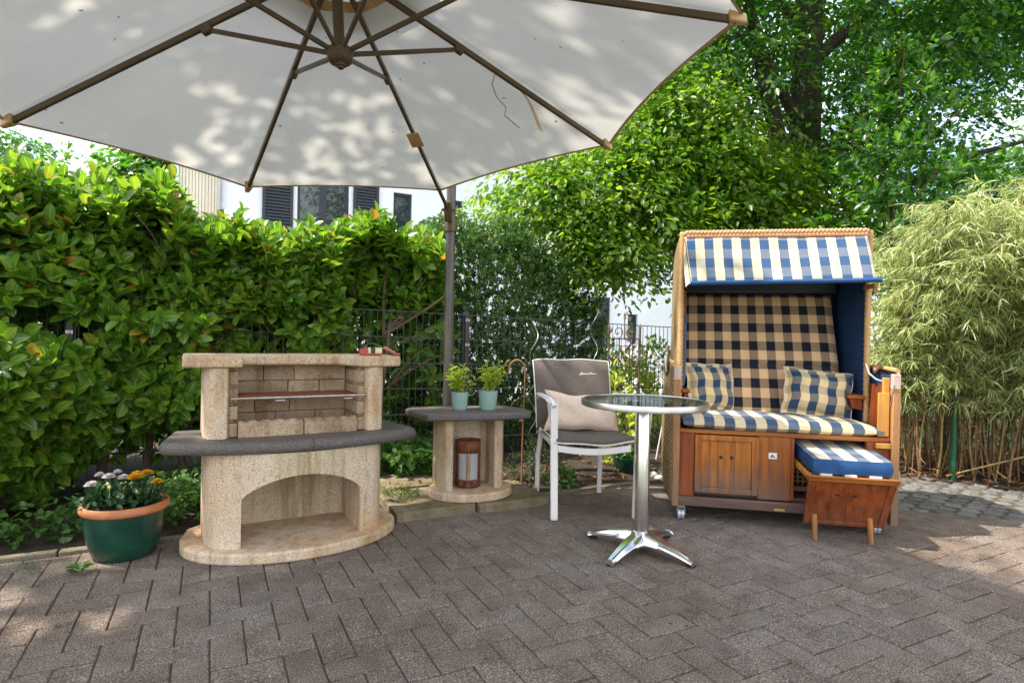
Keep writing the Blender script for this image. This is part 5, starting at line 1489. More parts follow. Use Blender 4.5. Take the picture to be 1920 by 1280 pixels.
for (cx, cz, r, tn, s_, sg) in ((.065, 1.09, .050, 1.2, -PI / 2, 1), (.065, 1.09, .050, 1.2, -PI / 2, -1), (-.065, 1.09, .055, 1.2, -PI / 2, 1), (.11, .86, .045, 1.3, PI / 2, 1), (.02, .86, .045, 1.3, PI / 2, -1), (-.10, .86, .045, 1.3, PI / 2, 1), (-.105, .48, .050, 1.3, -PI / 2, -1), (.02, .48, .050, 1.3, -PI / 2, 1), (.115, .48, .045, 1.3, -PI / 2, -1)):
    mb = MB(); mb.tube(scroll(cx, cz, r, tn, s_, sg), .0042, 5, caps=True); mb.build('scroll', trellis_m, tr, smooth=60)
mb = MB(); mb.lathe([(0, -.012), (.020, -.006), (.024, 0), (.020, .006), (0, .012)], 10, (.012, -.01, 1.03)); mb.build('rosette', trellis_m, tr, smooth=50)
# green bowl behind the chair, stones, hose
bw = thing('green_bowl', 'dark green glazed bowl planted with herbs in the bed behind the bistro table', 'plant pot', (.91, 4.44, .02))
mb = MB(); mb.lathe([(0, 0), (.085, 0), (.115, .05), (.128, .115), (.122, .117), (.112, .10), (0, .098)], 36); mb.build('bowl', green_glaze, bw, smooth=40)
n = 260; P = rng.normal(size=(n, 3)) * np.array([.055, .055, .05]) + np.array([0, 0, .15]); P[:, 2] = np.maximum(P[:, 2], .10)
link('foliage', leaves_mesh('foliage', P, rand_dir(n, .5), rand_dir(n, 1.2), rng.uniform(.025, .05, n), rng.uniform(.016, .03, n), HEX, ground_m), bw, kind='stuff')
stones = [(1.115, 4.27, .10, .05, .035), (1.20, 4.33, .12, .06, .05), (1.16, 4.20, .11, .045, .03), (1.07, 4.36, .07, .05, .04), (1.21, 4.24, .08, .05, .028)]
for i, (x, y, a, b_, c_) in enumerate(stones):
    mb = MB(); r = random.Random(i)
    vs = []
    mb.lathe([(0, 0), (.8, .02), (1, .35), (.9, .75), (.5, 1.0), (0, 1.02)], 10)
    mb.v = [(v[0] * a * .55 * r.uniform(.88, 1.1), v[1] * b_ * r.uniform(.9, 1.1), v[2] * c_ * r.uniform(.9, 1.05)) for v in mb.v]
    o = mb.build('stone', stone_m, smooth=30); o.location = (x, y, .0); o.rotation_euler = (0, 0, r.uniform(-.5, .5))
    tag(o, ['flat pale rubble stone in the middle of the small heap beside the beach chair', 'largest pale rubble stone at the back right of the heap beside the beach chair', 'foremost pale rubble stone of the heap beside the beach chair', 'smallest pale rubble stone at the back left of the heap beside the beach chair', 'thin pale rubble stone touching the wicker wall of the beach chair'][i], 'stone', 'loose stones beside the beach chair')
hs = MB(); hs.tube([(.36, 4.22, .05), (.48, 4.27, .065), (.60, 4.26, .07), (.72, 4.31, .055), (.80, 4.36, .04)], .011, 8); o = hs.build('garden_hose', rubber_m, smooth=60); tag(o, 'short piece of black garden hose lying in the bed behind the armchair legs', 'hose')
gp = [(3.02, 4.62, 1.0, 'green coated fence post at the left edge of the bamboo, behind the beach chair'), (3.36, 4.42, .86, 'green coated post standing in front of the bamboo canes')]
for x, y, h, lab in gp:
    t = thing('green_post', lab, 'post', (x, y, 0), .3, 'green posts at the bamboo'); mb = MB(); mb.tube([(0, 0, -.1), (0, 0, h)], .021, 12); mb.lathe([(.0235, h - .03), (.0235, h + .004), (0, h + .008)], 12); mb.build('post_tube', greenpost_m, t, smooth=40)

# ================================================================== plants
def tuft(name, mat, P, D, N, L_, W_, tpl=HEX, parent=None, kind='stuff', label=None, smooth=False):
    return link(name, leaves_mesh(name, P, D, N, L_, W_, tpl, mat, smooth), parent, kind=kind)

# ---- cherry laurel: leaves sit in rosettes at shoot ends
def shoots_to_leaves(S, Dn, ls, per=(6, 10), Lr=(.075, .165), spread=.95):
    """S shoot tips, Dn directions -> leaf arrays"""
    P, D, N, LL, W = [], [], [], [], []
    for s, d in zip(S, Dn):
        d = d / np.linalg.norm(d); n = rng.integers(*per)
        x = np.cross(d, (0, 0, 1.0)); 
        if np.linalg.norm(x) < 1e-3: x = np.array([1.0, 0, 0])
        x /= np.linalg.norm(x); y = np.cross(d, x)
        ph = rng.uniform(0, 6.28); ln = ls * rng.uniform(.7, 1.3)
        for i in range(n):
            f = i / max(1, n - 1); az = ph + i * 2.4 + rng.normal() * .2
            r = np.cos(az) * x + np.sin(az) * y
            sp = spread * (1.25 - .85 * f)
            dd = d * (1.0 - .35 * (1 - f)) + r * sp; dd[2] -= .10 * (1 - f)
            dd /= np.linalg.norm(dd)
            P.append(s - d * ln * (1 - f)); D.append(dd)
            nn = d * .8 + np.array([EA.x * -.25, EA.y * -.25, .45]) - r * .2; N.append(nn)
            l = rng.uniform(*Lr) * (1.05 - .30 * f); LL.append(l); W.append(l * rng.uniform(.44, .56))
    return [np.array(a) for a in (P, D, N, LL, W)]

def laurel(t, S, Dn, nobj=295, **k):
    P, D, N, LL, W = shoots_to_leaves(S, Dn, .12, **k)
    Pw = P
    dist = np.linalg.norm(Pw - np.array([0, 0, 1.02]), axis=1)
    # how far the leaf lies toward the viewer inside its own mass
    inview = (np.abs(Pw[:, 0] / Pw[:, 1]) < .9)
    front = dist + np.where(inview, 0, 50)
    order = np.argsort(front)
    pick = order[:nobj]; restm = np.ones(len(P), bool); restm[pick] = False
    variants = []
    for v in range(6):
        tv = LAUREL[0].copy()
        tv[:, 2] += -.10 * (v % 3) * tv[:, 0] ** 2 + .03 * np.sin(3 * tv[:, 0] + v); tv[:, 1] *= (.43 + .024 * v) / .50
        me = leaves_mesh('leaf', np.zeros((1, 3)), np.array([[1.0, 0, 0]]), np.array([[0, 0, 1.0]]), np.ones(1), np.full(1, .50), (tv, LAUREL[1], LAUREL[2]), laurel_m, True)
        variants.append(me)
    Df, Sf, Nf = leaf_frames(D, N)
    for i in pick:
        o = bpy.data.objects.new('leaf', variants[int(rng.integers(6))]); COL.objects.link(o); o.parent = t
        Mx = Matrix(((Df[i][0], Sf[i][0], Nf[i][0], P[i][0]), (Df[i][1], Sf[i][1], Nf[i][1], P[i][1]), (Df[i][2], Sf[i][2], Nf[i][2], P[i][2]), (0, 0, 0, 1)))
        o.matrix_local = Mx @ Matrix.Scale(float(LL[i]), 4)
    link('foliage', leaves_mesh('foliage', P[restm], D[restm], N[restm], LL[restm], W[restm], LAUREL, laurel_m, True), t, kind='stuff')
    return P

def branches(t, roots, tips, r0, mat, name='branch', wig=.06, part=True):
    """curved tapering branches from a root to each tip"""
    for i, tip in enumerate(tips):
        a = np.array(roots[i % len(roots)], float); b = np.array(tip, float)
        n = 7; pts = []
        off = rng.normal(size=3) * wig
        for k in range(n + 1):
            f = k / n; p = a + (b - a) * f; p = p + off * math.sin(PI * f) + np.array([0, 0, 1]) * .12 * np.linalg.norm(b - a) * math.sin(PI * f) * (.5)
            pts.append(tuple(p))
        mb = MB(); mb.tube(pts, [r0 * (1 - .8 * k / n) for k in range(n + 1)], 7); mb.build(name, mat, t, smooth=60)

def bap(b, a, z): return np.array([EB.x * b + EA.x * a, EB.y * b + EA.y * a, z])
hedge = thing('laurel_hedge', 'broad cherry laurel hedge with large glossy leaves growing through the left fence', 'hedge')
S, Dn = [], []
def htop(b): return 1.87 + .05 * math.sin(5.1 * b + .8) + .04 * math.sin(11.3 * b) + (.14 if -.40 < b < -.22 else 0) - (.22 if b > -.17 else 0)
OUT = np.array([EA.x * -1, EA.y * -1, 0])
for _ in range(1250):                     # upper face over the fence
    b = rng.uniform(-2.5, .85); z = rng.uniform((1.26 if rng.random() < .6 else 1.10) if b < -.45 else 1.16, htop(b)); t_ = (z - 1.2) / .75
    a = 4.34 - .08 * math.sin(4.1 * b) + .18 * t_ + abs(rng.normal()) * .16 - (.14 if b < -.5 else 0)
    S.append(bap(b, a, z)); Dn.append(OUT * .85 + np.array([0, 0, .5 + .6 * max(0, t_)]) + rng.normal(size=3) * .36)
for _ in range(520):                      # clipped top
    b = rng.uniform(-2.5, .85); a = rng.uniform(4.30, 5.25); z = htop(b) - .12 * abs(a - 4.75) + rng.normal() * .05
    S.append(bap(b, a, z)); Dn.append(np.array([0, -.15, 1.0]) + rng.normal(size=3) * .35)
for _ in range(60):                       # shoots standing proud of the clipped top
    b = rng.uniform(-2.0, .85); a = rng.uniform(4.40, 5.0); z0_ = htop(b); z1_ = z0_ + rng.uniform(.06, .22)
    for z in np.arange(z0_ - .05, z1_, .075):
        S.append(bap(b + rng.normal() * .02, a, z)); Dn.append(np.array([rng.normal() * .2, rng.normal() * .2, 1.2]))
for _ in range(1150):                     # mass grown through the fence towards the patio
    b = rng.uniform(-2.0, .02); z = rng.uniform(.06, .98 if b < -.5 else 1.10)
    k = max(0.0, min(1.0, (b + 1.05) / .75))
    low = .04 + .42 * k
    if z < low or (z > .88 and b < -.5 and rng.random() < .55): continue
    front = 3.60 + .62 * k ** .7 + .08 * math.sin(8 * b) + .07 * math.sin(9 * z + b)
    a = front + abs(rng.normal()) * .20
    S.append(bap(b, a, z)); Dn.append(OUT * .95 + np.array([0, 0, .32]) + rng.normal(size=3) * .40)
for _ in range(230):                      # loose leaves low down, just behind the fence
    b = rng.uniform(-.2, .95); z = rng.uniform(.30, 1.2); a = rng.uniform(4.40, 4.75)
    S.append(bap(b, a, z)); Dn.append(OUT * .8 + np.array([0, 0, .4]) + rng.normal(size=3) * .5)
for _ in range(520):                      # deep filling
    b = rng.uniform(-2.5, .8); z = rng.uniform(.25 if b < -.2 else 1.1, 1.7); a = rng.uniform(4.6, 5.3)
    S.append(bap(b, a, z)); Dn.append(rng.normal(size=3) + np.array([0, -.3, .5]))
laurel(hedge, S, Dn)
n = 15000
b_ = rng.uniform(-2.9, 1.75, n); z_ = rng.uniform(.02, 1.0, n) ** .8 * 1.80; a_ = rng.uniform(4.75, 5.9, n)
k_ = (b_ < .3) | (rng.random(n) < .85)
P = np.stack([EB.x * b_ + EA.x * a_, EB.y * b_ + EA.y * a_, z_], 1)[k_]; n = len(P)
link('inner_foliage', leaves_mesh('inner_foliage', P, rand_dir(n, .3) + np.array([0, -.3, 0]), rand_dir(n, .8) + np.array([0, -.5, 0]), rng.uniform(.08, .14, n), rng.uniform(.045, .07, n), HEX, laurel_m), hedge, kind='stuff')
rt, tp = [], []
for k in range(9):
    b = -1.4 + k * .25; rt.append(bap(b, 4.72 + rng.normal() * .08, -.05)); tp.append(bap(b + rng.normal() * .12, 4.72, 1.55))
branches(hedge, rt, tp, .028, stem_m, 'stem', .07)
rt2 = [bap(-4.2 + k * .36 + rng.normal() * .05, 4.7, .45 + rng.random() * .7) for k in range(26) for _ in (0,)]
rt2 = [bap(b, 4.70, rng.uniform(.5, 1.3)) for b in np.linspace(-1.2, .8, 30)]
branches(hedge, rt2, [r + np.array([rng.normal() * .22 + .05, -.28 - rng.random() * .2, .25 + rng.random() * .3]) for r in rt2], .010, stem_m, 'twig', .04)

shrub = thing('laurel_shrub', 'taller cherry laurel shrub with bare forked stems at the right end of the hedge', 'shrub')
S, Dn = [], []
for _ in range(640):
    b = rng.uniform(.62, 1.74); z = rng.uniform(1.30, 1.98)
    a = 4.50 + abs(rng.normal()) * .24 + rng.uniform(0, .35)
    if z > 1.87 - .25 * abs(b - 1.0): continue
    S.append(bap(b, a, z)); Dn.append(np.array([EA.x * -.6, EA.y * -.6, .8]) + rng.normal(size=3) * .38)
for _ in range(150):
    b = rng.uniform(.6, 1.75); a = rng.uniform(4.4, 5.2); z = 1.80 + .08 * math.sin(7 * b) + .06 * math.sin(13 * b) + rng.normal() * .04
    S.append(bap(b, a, z)); Dn.append(np.array([0, -.1, 1.0]) + rng.normal(size=3) * .3)
for _ in range(62):
    b = rng.uniform(.2, 1.9); z = rng.uniform(.5, 1.3); a = rng.uniform(4.5, 4.95)
    S.append(bap(b, a, z)); Dn.append(np.array([EA.x * -.8, EA.y * -.8, .3]) + rng.normal(size=3) * .5)
for _ in range(9):
    S.append(bap(.60 + rng.normal() * .05, 4.30, .98 + rng.normal() * .08)); Dn.append(np.array([.1, -.8, .4]) + rng.normal(size=3) * .4)
laurel(shrub, S, Dn)
r1, r2 = bap(.90, 4.66, -.05), bap(1.08, 4.66, -.05)
branches(shrub, [r1], [bap(.89, 4.62, 1.25)], .034, stem_m, 'stem', .03)
branches(shrub, [r2], [bap(1.30, 4.68, 1.30)], .036, stem_m, 'stem', .05)
f1, f2 = bap(.893, 4.63, 1.02), bap(1.24, 4.68, 1.02)
branches(shrub, [f1], [bap(.72, 4.6, 1.6), bap(.95, 4.6, 1.7), bap(1.12, 4.7, 1.62), bap(.80, 4.5, 1.45)], .018, stem_m, 'branch', .04)
branches(shrub, [f2], [bap(1.36, 4.6, 1.7), bap(1.6, 4.6, 1.55), bap(1.78, 4.55, 1.42), bap(1.25, 4.6, 1.66), bap(1.70, 4.66, 1.30)], .016, stem_m, 'branch', .05)
branches(shrub, [bap(1.3, 4.7, .6), bap(1.0, 4.7, .5)], [bap(1.6, 4.55, .95), bap(1.75, 4.5, 1.1), bap(1.5, 4.6, .8), bap(.7, 4.6, .9), bap(1.95, 4.6, .9)], .010, stem_m, 'twig', .05)

# ---- small leaved evergreen behind the fence
ev = thing('evergreen_shrub', 'dense small leaved dark evergreen shrub behind the fence, right of the parasol pole', 'shrub')
n0 = 5400
sp, sd = [], []
while len(sp) < n0:
    b = rng.uniform(1.45, 3.75); z = rng.uniform(.05, 2.28); a = rng.uniform(4.62, 5.7)
    cb = 2.35; top = 2.12 - .42 * abs((b - 2.15) / 1.3) ** 2.0 - (.0 if b < 2.6 else .26 * (b - 2.6))
    if z > top + .05 * math.sin(11 * b): continue
    wr = 1.08 if z < 1.3 else 1.0
    e = abs((b - 2.58) / 1.15) ** 2.4 + abs((a - 5.15) / .55) ** 2
    if e > 1: continue
    if e < .45 and rng.random() < .75 and z < top - .25: continue
    sp.append(bap(b, a, z)); sd.append(np.array([EB.x * (b - 2.58) * .5 + EA.x * (a - 5.15) * 1.2, EB.y * (b - 2.58) * .5 + EA.y * (a - 5.15) * 1.2, .55]) + rng.normal(size=3) * .4)
P, D, N, LL, W = shoots_to_leaves(sp, sd, .085, (12, 18), (.026, .042), .95)
tuft('crown', holly_m, P, D, N, LL * 1.22, W * 1.30, parent=ev)
branches(ev, [bap(2.2, 5.1, -.05), bap(2.5, 5.15, -.05), bap(2.9, 5.15, -.05)], [bap(1.9, 5.05, 1.7), bap(2.2, 5.1, 1.8), bap(2.6, 5.1, 1.7), bap(3.0, 5.1, 1.4), bap(2.4, 5.0, 1.2), bap(3.3, 5.1, 1.1)], .022, bark_m, 'stem', .08)

# ---- garden plants beyond the fence on the right
def bush(name, label, c, r, n, mat, Lr, Wr, group=None, tpl=HEX, stems=4):
    t = thing(name, label, 'shrub', (c[0], c[1], 0), 0, group)
    d = rand_dir(n); rad = rng.uniform(.45, 1, n) ** .5
    P = d * rad[:, None] * np.array(r) * (1 + .22 * np.sin(5 * d[:, 0:1] + 3 * d[:, 2:3])); P[:, 2] += c[2]; P[:, 2] = np.maximum(P[:, 2], .02)
    Dd = d + rng.normal(size=(n, 3)) * .6; Dd[:, 2] += .3
    tuft('crown', mat, P, Dd, rand_dir(n, .9), rng.uniform(*Lr, n), rng.uniform(*Wr, n), tpl, t)
    for k in range(stems):
        a = random.uniform(0, 6.28); mb = MB(); mb.tube([(.03 * math.cos(a), .03 * math.sin(a), -.03), (r[0] * .35 * math.cos(a), r[1] * .35 * math.sin(a), c[2])], [.010, .005], 6); mb.build('stem', stem_m, t)
    return t
G_ = 'garden shrubs beyond the fence'
bush('garden_shrub', 'yellow green leafy shrub behind the iron trellis', (1.25, 6.15, .42), (.36, .3, .42), 700, herb_m, (.05, .09), (.03, .05), G_)
bush('garden_shrub', 'bright green shrub behind the fence just left of the beach chair', (1.78, 6.9, .50), (.5, .4, .50), 1300, treelight_m, (.04, .08), (.025, .045), G_)
bush('garden_shrub', 'low dark green shrub behind the fence below the grey door', (.95, 7.3, .28), (.5, .4, .34), 800, tree_m, (.04, .07), (.025, .04), G_)
bush('garden_shrub', 'loose green shrub behind the fence between side table and grill', (-.95, 5.7, .35), (.7, .4, .42), 900, treelight_m, (.035, .07), (.02, .04), G_)
bush('flowering_shrub', 'low shrub with pale blossoms at the house wall behind the trellis', (2.35, 10.2, .40), (.9, .5, .5), 900, whitepetal, (.05, .08), (.04, .06), None)
bush('climbing_plant', 'young leafy stem growing up the left side of the iron trellis', (.86, 5.10, .66), (.10, .08, .42), 190, holly_m, (.035, .06), (.02, .03), None, HEX, 2)
bush('bed_plant', 'yellow green leafy plant in the bed behind the right arm of the armchair', (.85, 4.62, .42), (.14, .12, .36), 150, herb_m, (.05, .085), (.03, .05), None, HEX, 3)
bush('bed_shrub', 'low wiry grey green shrub in the bed left of the armchair legs', (.22, 4.12, .13), (.21, .15, .16), 1500, thyme_m, (.014, .026), (.006, .011), None, HEX, 8)
bush('bed_plant', 'small leafy green plant in the bed under the armchair beside the grey green shrub', (.36, 4.0, .07), (.10, .07, .09), 130, ground_m, (.03, .05), (.02, .035), None, HEX, 2)

# ---- ground covers
def cover(label, fn, n, mat, Lr, Wr, zr):
    P = np.array([fn() for _ in range(n)]); P[:, 2] = rng.uniform(*zr, n)
    D = rand_dir(n, .15); N = rand_dir(n, 1.8)
    o = tuft('ground_cover', mat, P, D, N, rng.uniform(*Lr, n), rng.uniform(*Wr, n), HEX)
    tag(o, label, 'ground cover')
def patch(cx, cy, rx, ry, ang=TH):
    def f():
        r = math.sqrt(rng.random()); a = rng.uniform(0, 6.283); x, y = r * rx * math.cos(a), r * ry * math.sin(a)
        return (cx + x * math.cos(ang) - y * math.sin(ang), cy + x * math.sin(ang) + y * math.cos(ang), 0)
    return f
cover('bright green leafy ground cover in the bed between planter and grill', patch(-1.72, 3.28, .42, .34), 1500, ground_m, (.025, .05), (.02, .04), (.03, .22))
cover('strawberry like green ground cover behind the grill, left of the side table', patch(-.72, 4.22, .34, .30), 700, ground_m, (.04, .075), (.035, .06), (.05, .24))
cover('creeping ground cover at the foot of the hedge left of the planter', patch(-2.35, 2.78, .50, .16), 520, ground_m, (.03, .055), (.022, .04), (.01, .14))
cover('low moss and weeds growing between the slabs behind the grill base', patch(-.66, 3.52, .12, .16), 420, grass_m, (.015, .035), (.004, .010), (.02, .09))
# dry leaves on the bed and under the bamboo
P = np.array([bap(rng.uniform(.4, 4.0), rng.uniform(3.32, 4.5), 0) for _ in range(900)]); P[:, 2] = rng.uniform(.025, .055, 900)
o = tuft('leaf_litter', litter_m, P, rand_dir(900) * np.array([1, 1, .25]), rand_dir(900, 2.2), rng.uniform(.03, .06, 900), rng.uniform(.015, .03, 900)); tag(o, 'dry brown leaves scattered over the planting bed soil', 'leaf litter')
q = rng.random((2600, 2)); P = np.array([tuple(s0.lerp(s1, float(u)) + Vector((0.412, 0.596, 0)).normalized() * float(v * 1.1 - .04)) for u, v in q]); P[:, 2] = rng.uniform(.01, .075, 2600)
o = tuft('leaf_litter', litter_m, P, rand_dir(2600) * np.array([1, 1, .35]), rand_dir(2600, 1.6), rng.uniform(.04, .09, 2600), rng.uniform(.008, .02, 2600)); tag(o, 'dry bamboo leaves covering the soil under the bamboo canes', 'leaf litter')
# moss and seedlings in the paving joints
P = []
for _ in range(620):
    b, a = rng.uniform(-3.0, 4.2), rng.uniform(0.6, 3.2)
    if rng.random() < .5: a = (round(a / PA) - .09503) * PA
    else: b = (round(b / PA) + .10454) * PA
    cl = rng.integers(1, 5) if rng.random() < .25 else 1
    for _ in range(cl): P.append(bap(b + rng.normal() * .004, a + rng.normal() * .004, -.002))
P = np.array(P); n = len(P)
o = tuft('joint_moss', grass_m, P, rand_dir(n, .9), rand_dir(n, .4), rng.uniform(.004, .013, n), rng.uniform(.002, .006, n)); tag(o, 'tiny moss and grass tufts in the joints of the dark pavers', 'moss')
# fallen bits on the paving
n = 330
P = np.array([(rng.uniform(-1.6, 2.6), rng.uniform(1.8, 3.9), .0045) for _ in range(n)])
o = tuft('paving_debris', litter_m, P, rand_dir(n) * np.array([1, 1, .08]), rand_dir(n, 4), rng.uniform(.008, .022, n), rng.uniform(.003, .010, n)); tag(o, 'small dry leaf bits scattered on the dark pavers', 'debris')
def seedling(label, x, y, r, n):
    t = thing('weed', label, 'weed', (x, y, .0), 0, 'weeds in the paving')
    az = rng.uniform(0, 6.283, n); D = np.stack([np.cos(az), np.sin(az), rng.uniform(.15, .7, n)], 1); P = np.stack([np.cos(az) * r * .15, np.sin(az) * r * .15, rng.uniform(.004, .02, n)], 1)
    tuft('leaves', ground_m, P, D, np.tile([[0, 0, 1.0]], (n, 1)) - D * .3, rng.uniform(r * .6, r * 1.05, n), rng.uniform(r * .22, r * .4, n), LAUREL, t, smooth=True)
seedling('bright green weed growing from a joint in front of the green planter', -1.79, 2.44, .055, 13)
seedling('tiny green seedling in a paver joint left of the planter', -2.02, 2.46, .028, 6)
seedling('tiny green seedling under the beach chair front beam', 1.22, 3.34, .028, 6)
seedling('tiny seedling in a joint between grill and bistro table', -.30, 2.62, .02, 5)

# ---- bamboo
bam = thing('bamboo', 'tall feathery yellow green bamboo hedge with bare canes right of the beach chair', 'bamboo')
bdir = (s1 - s0).normalized(); bn = Vector((0.412, 0.596, 0)).normalized()
cane_meshes = []
LP, LD, LN, LLn, LW = [], [], [], [], []
def cane(p0, h, leanv, r, mat):
    n = 9; pts = []
    for k in range(n + 1):
        f = k / n; pts.append(p0 + Vector((0, 0, h * f * (1 - .10 * f))) + leanv * (f ** 2.0))
    return pts
ncan = 0
for i in range(296):
    u = rng.uniform(.262, .90); v = abs(rng.normal()) * .36 + .08
    p0 = s0.lerp(s1, float(u)) + bn * float(v); p0.z = 0
    h = rng.uniform(1.70, 2.30) * (1 - .05 * v) * (1.04 + .46 * min(.5, u - .262))
    lean = Vector((-.12, -1, 0)) * rng.uniform(.05, .95) + bdir * rng.normal() * .16
    pts = cane(p0, h, lean, 0, 0)
    cr = rng.uniform(.6, 1.35); wx, wy = rng.normal() * .035, rng.normal() * .035
    pts = [p + Vector((wx * math.sin(2.2 * PI * k / 9), wy * math.sin(1.7 * PI * k / 9 + .5) - wy * .48, 0)) for k, p in enumerate(pts)]
    mb = MB(); mb.tube([tuple(p) for p in pts], [.0058 * cr * (1 - .65 * k / 9) + .001 for k in range(10)], 6)
    mb.build('cane', cane_m if rng.random() < .35 else (cane_brown if rng.random() < .7 else cane_dark), bam, smooth=60)
    for z in np.linspace(.28, 1.0, 18):
        f = z + rng.normal() * .02; f = min(max(f, .2), 1.0)
        if f < .42 and rng.random() < .55: continue
        k = min(8, int(f * 9)); q = pts[k].lerp(pts[k + 1], f * 9 - k)
        for _ in range(3):
            az = rng.uniform(0, 6.283); out = Vector((math.cos(az), math.sin(az), rng.uniform(-.1, .45))); out += -bn * .55
            ln = rng.uniform(.10, .36)
            tipq = q + out.normalized() * ln; tipq.z -= .35 * ln * ln / .36
            if tipq.z < .55: continue
            for m_ in range(rng.integers(14, 21)):
                g_ = rng.uniform(.35, 1.0); s_ = q.lerp(tipq, g_)
                d = out.normalized() * .6 + Vector((rng.normal() * .55, rng.normal() * .55, rng.uniform(-1.15, .15)))
                LP.append(tuple(s_)); LD.append(tuple(d)); LN.append((rng.normal() * .6, rng.normal() * .6 - .35, 1)); l = rng.uniform(.045, .115); LLn.append(l * 1.12); LW.append(rng.uniform(.0048, .0090))
for _ in range(9000):
    u = rng.uniform(.18, .98); v = rng.uniform(.55, 1.6); p = s0.lerp(s1, float(u)) + bn * float(v); z = rng.uniform(.05, 2.1)
    LP.append((p.x, p.y, z)); d = rng.normal(size=3); LD.append((d[0], d[1], d[2] - .5)); LN.append(tuple(rng.normal(size=3))); LLn.append(rng.uniform(.09, .16)); LW.append(rng.uniform(.014, .03))
for (u, v, du, z1_) in ((.33, .05, .16, .42), (.48, .10, -.10, .75), (.58, .06, .09, .60), (.66, .1, -.07, .85)):
    p = s0.lerp(s1, u) + bn * v; q = s0.lerp(s1, u + du) + bn * (v + .25)
    mb = MB(); mb.tube([(p.x, p.y, .04), ((p.x + q.x) / 2, (p.y + q.y) / 2, z1_ * .55), (q.x, q.y, z1_)], [.0065, .006, .004], 6); mb.build('cane', cane_m, bam, smooth=60)
th = MB()
for _ in range(520):
    u = rng.uniform(.24, .95); v = rng.uniform(.10, 1.1); p = s0.lerp(s1, float(u)) + bn * float(v)
    dx, dy = rng.normal() * .16, rng.normal() * .16; h = rng.uniform(.7, 1.5); r_ = rng.uniform(.0022, .0045)
    th.tube([(p.x, p.y, 0), (p.x + dx * .4 + rng.normal() * .02, p.y + dy * .4, h * .5), (p.x + dx, p.y + dy, h)], [r_, r_ * .9, r_ * .6], 4)
th.build('thin_canes', cane_brown, bam, kind='stuff')
n = 3600; q = rng.random((n, 2))
P = np.array([tuple(s0.lerp(s1, float(.28 + .62 * a_)) + bn * float(b_ * .7 + .02)) for a_, b_ in q]); P[:, 2] = rng.uniform(.08, 1.05, n)
d = rng.normal(size=(n, 3)) * .6; d[:, 2] -= 1.0
tuft('dry_foliage', litter_m, P, d, rand_dir(n), rng.uniform(.05, .12, n), rng.uniform(.005, .011, n), BLADE, bam)
tuft('foliage', bamboo_m, np.array(LP), np.array(LD), np.array(LN), np.array(LLn), np.array(LW), BLADE, bam)

# ---- trees
def limb(t, pts, r, name='branch', mat=None, n=9):
    mb = MB(); mb.tube(pts, r, n); return mb.build(name, mat or bark_m, t, smooth=60)
def sprays(centres, radii, nspray, per, Lr, wr, flat=.35, droop=.15, reject=None, shell=.35, srad=(.18, .42)):
    """layered leaf sprays spread through ellipsoids"""
    P, D, N, LL, W = [], [], [], [], []
    vol = np.array([r[0] * r[1] + r[1] * r[2] + r[0] * r[2] for r in radii]); vol = vol / vol.sum()
    for c, r, w in zip(centres, radii, vol):
        m = int(nspray * w)
        d = rand_dir(m); rad = (shell + (1 - shell) * rng.random(m)) ** .6
        wob = 1 + .22 * np.sin(4.1 * d[:, 0] + 2.3 * d[:, 2] + c[0]) + .18 * np.sin(9 * d[:, 1] + 7 * d[:, 2] + 3 * c[2]) + .12 * rng.normal(size=m)
        S = np.array(c) + d * (rad * wob)[:, None] * np.array(r)
        if reject is not None: k = ~reject(S); S, d = S[k], d[k]
        for s, dd in zip(S, d):
            n = int(per * rng.uniform(.7, 1.3)); sr = rng.uniform(*srad)
            ax = np.array([dd[0], dd[1], 0]) + rng.normal(size=3) * .35; ax /= np.linalg.norm(ax); ax[2] -= droop
            sx = np.cross((0, 0, 1.0), ax); sx /= max(np.linalg.norm(sx), 1e-6)
            along = rng.uniform(-1, 1, n); acr = rng.normal(size=n) * .38
            q = s + ax * (along * sr)[:, None] + sx * (acr * sr * (1 - .4 * along))[:, None]
            q[:, 2] += rng.normal(size=n) * flat * sr * .5 - droop * sr * (along + acr ** 2)
            P.append(q); dl = ax * .7 + sx * np.sign(acr)[:, None] * .6 + rng.normal(size=(n, 3)) * .35; dl[:, 2] -= .25; D.append(dl)
            nn = np.zeros((n, 3)); nn[:, 2] = 1; nn += rng.normal(size=(n, 3)) * .45 + dd * .3; N.append(nn)
            l = rng.uniform(*Lr, n); LL.append(l); W.append(l * rng.uniform(*wr, n))
    return np.concatenate(P), np.concatenate(D), np.concatenate(N), np.concatenate(LL), np.concatenate(W)

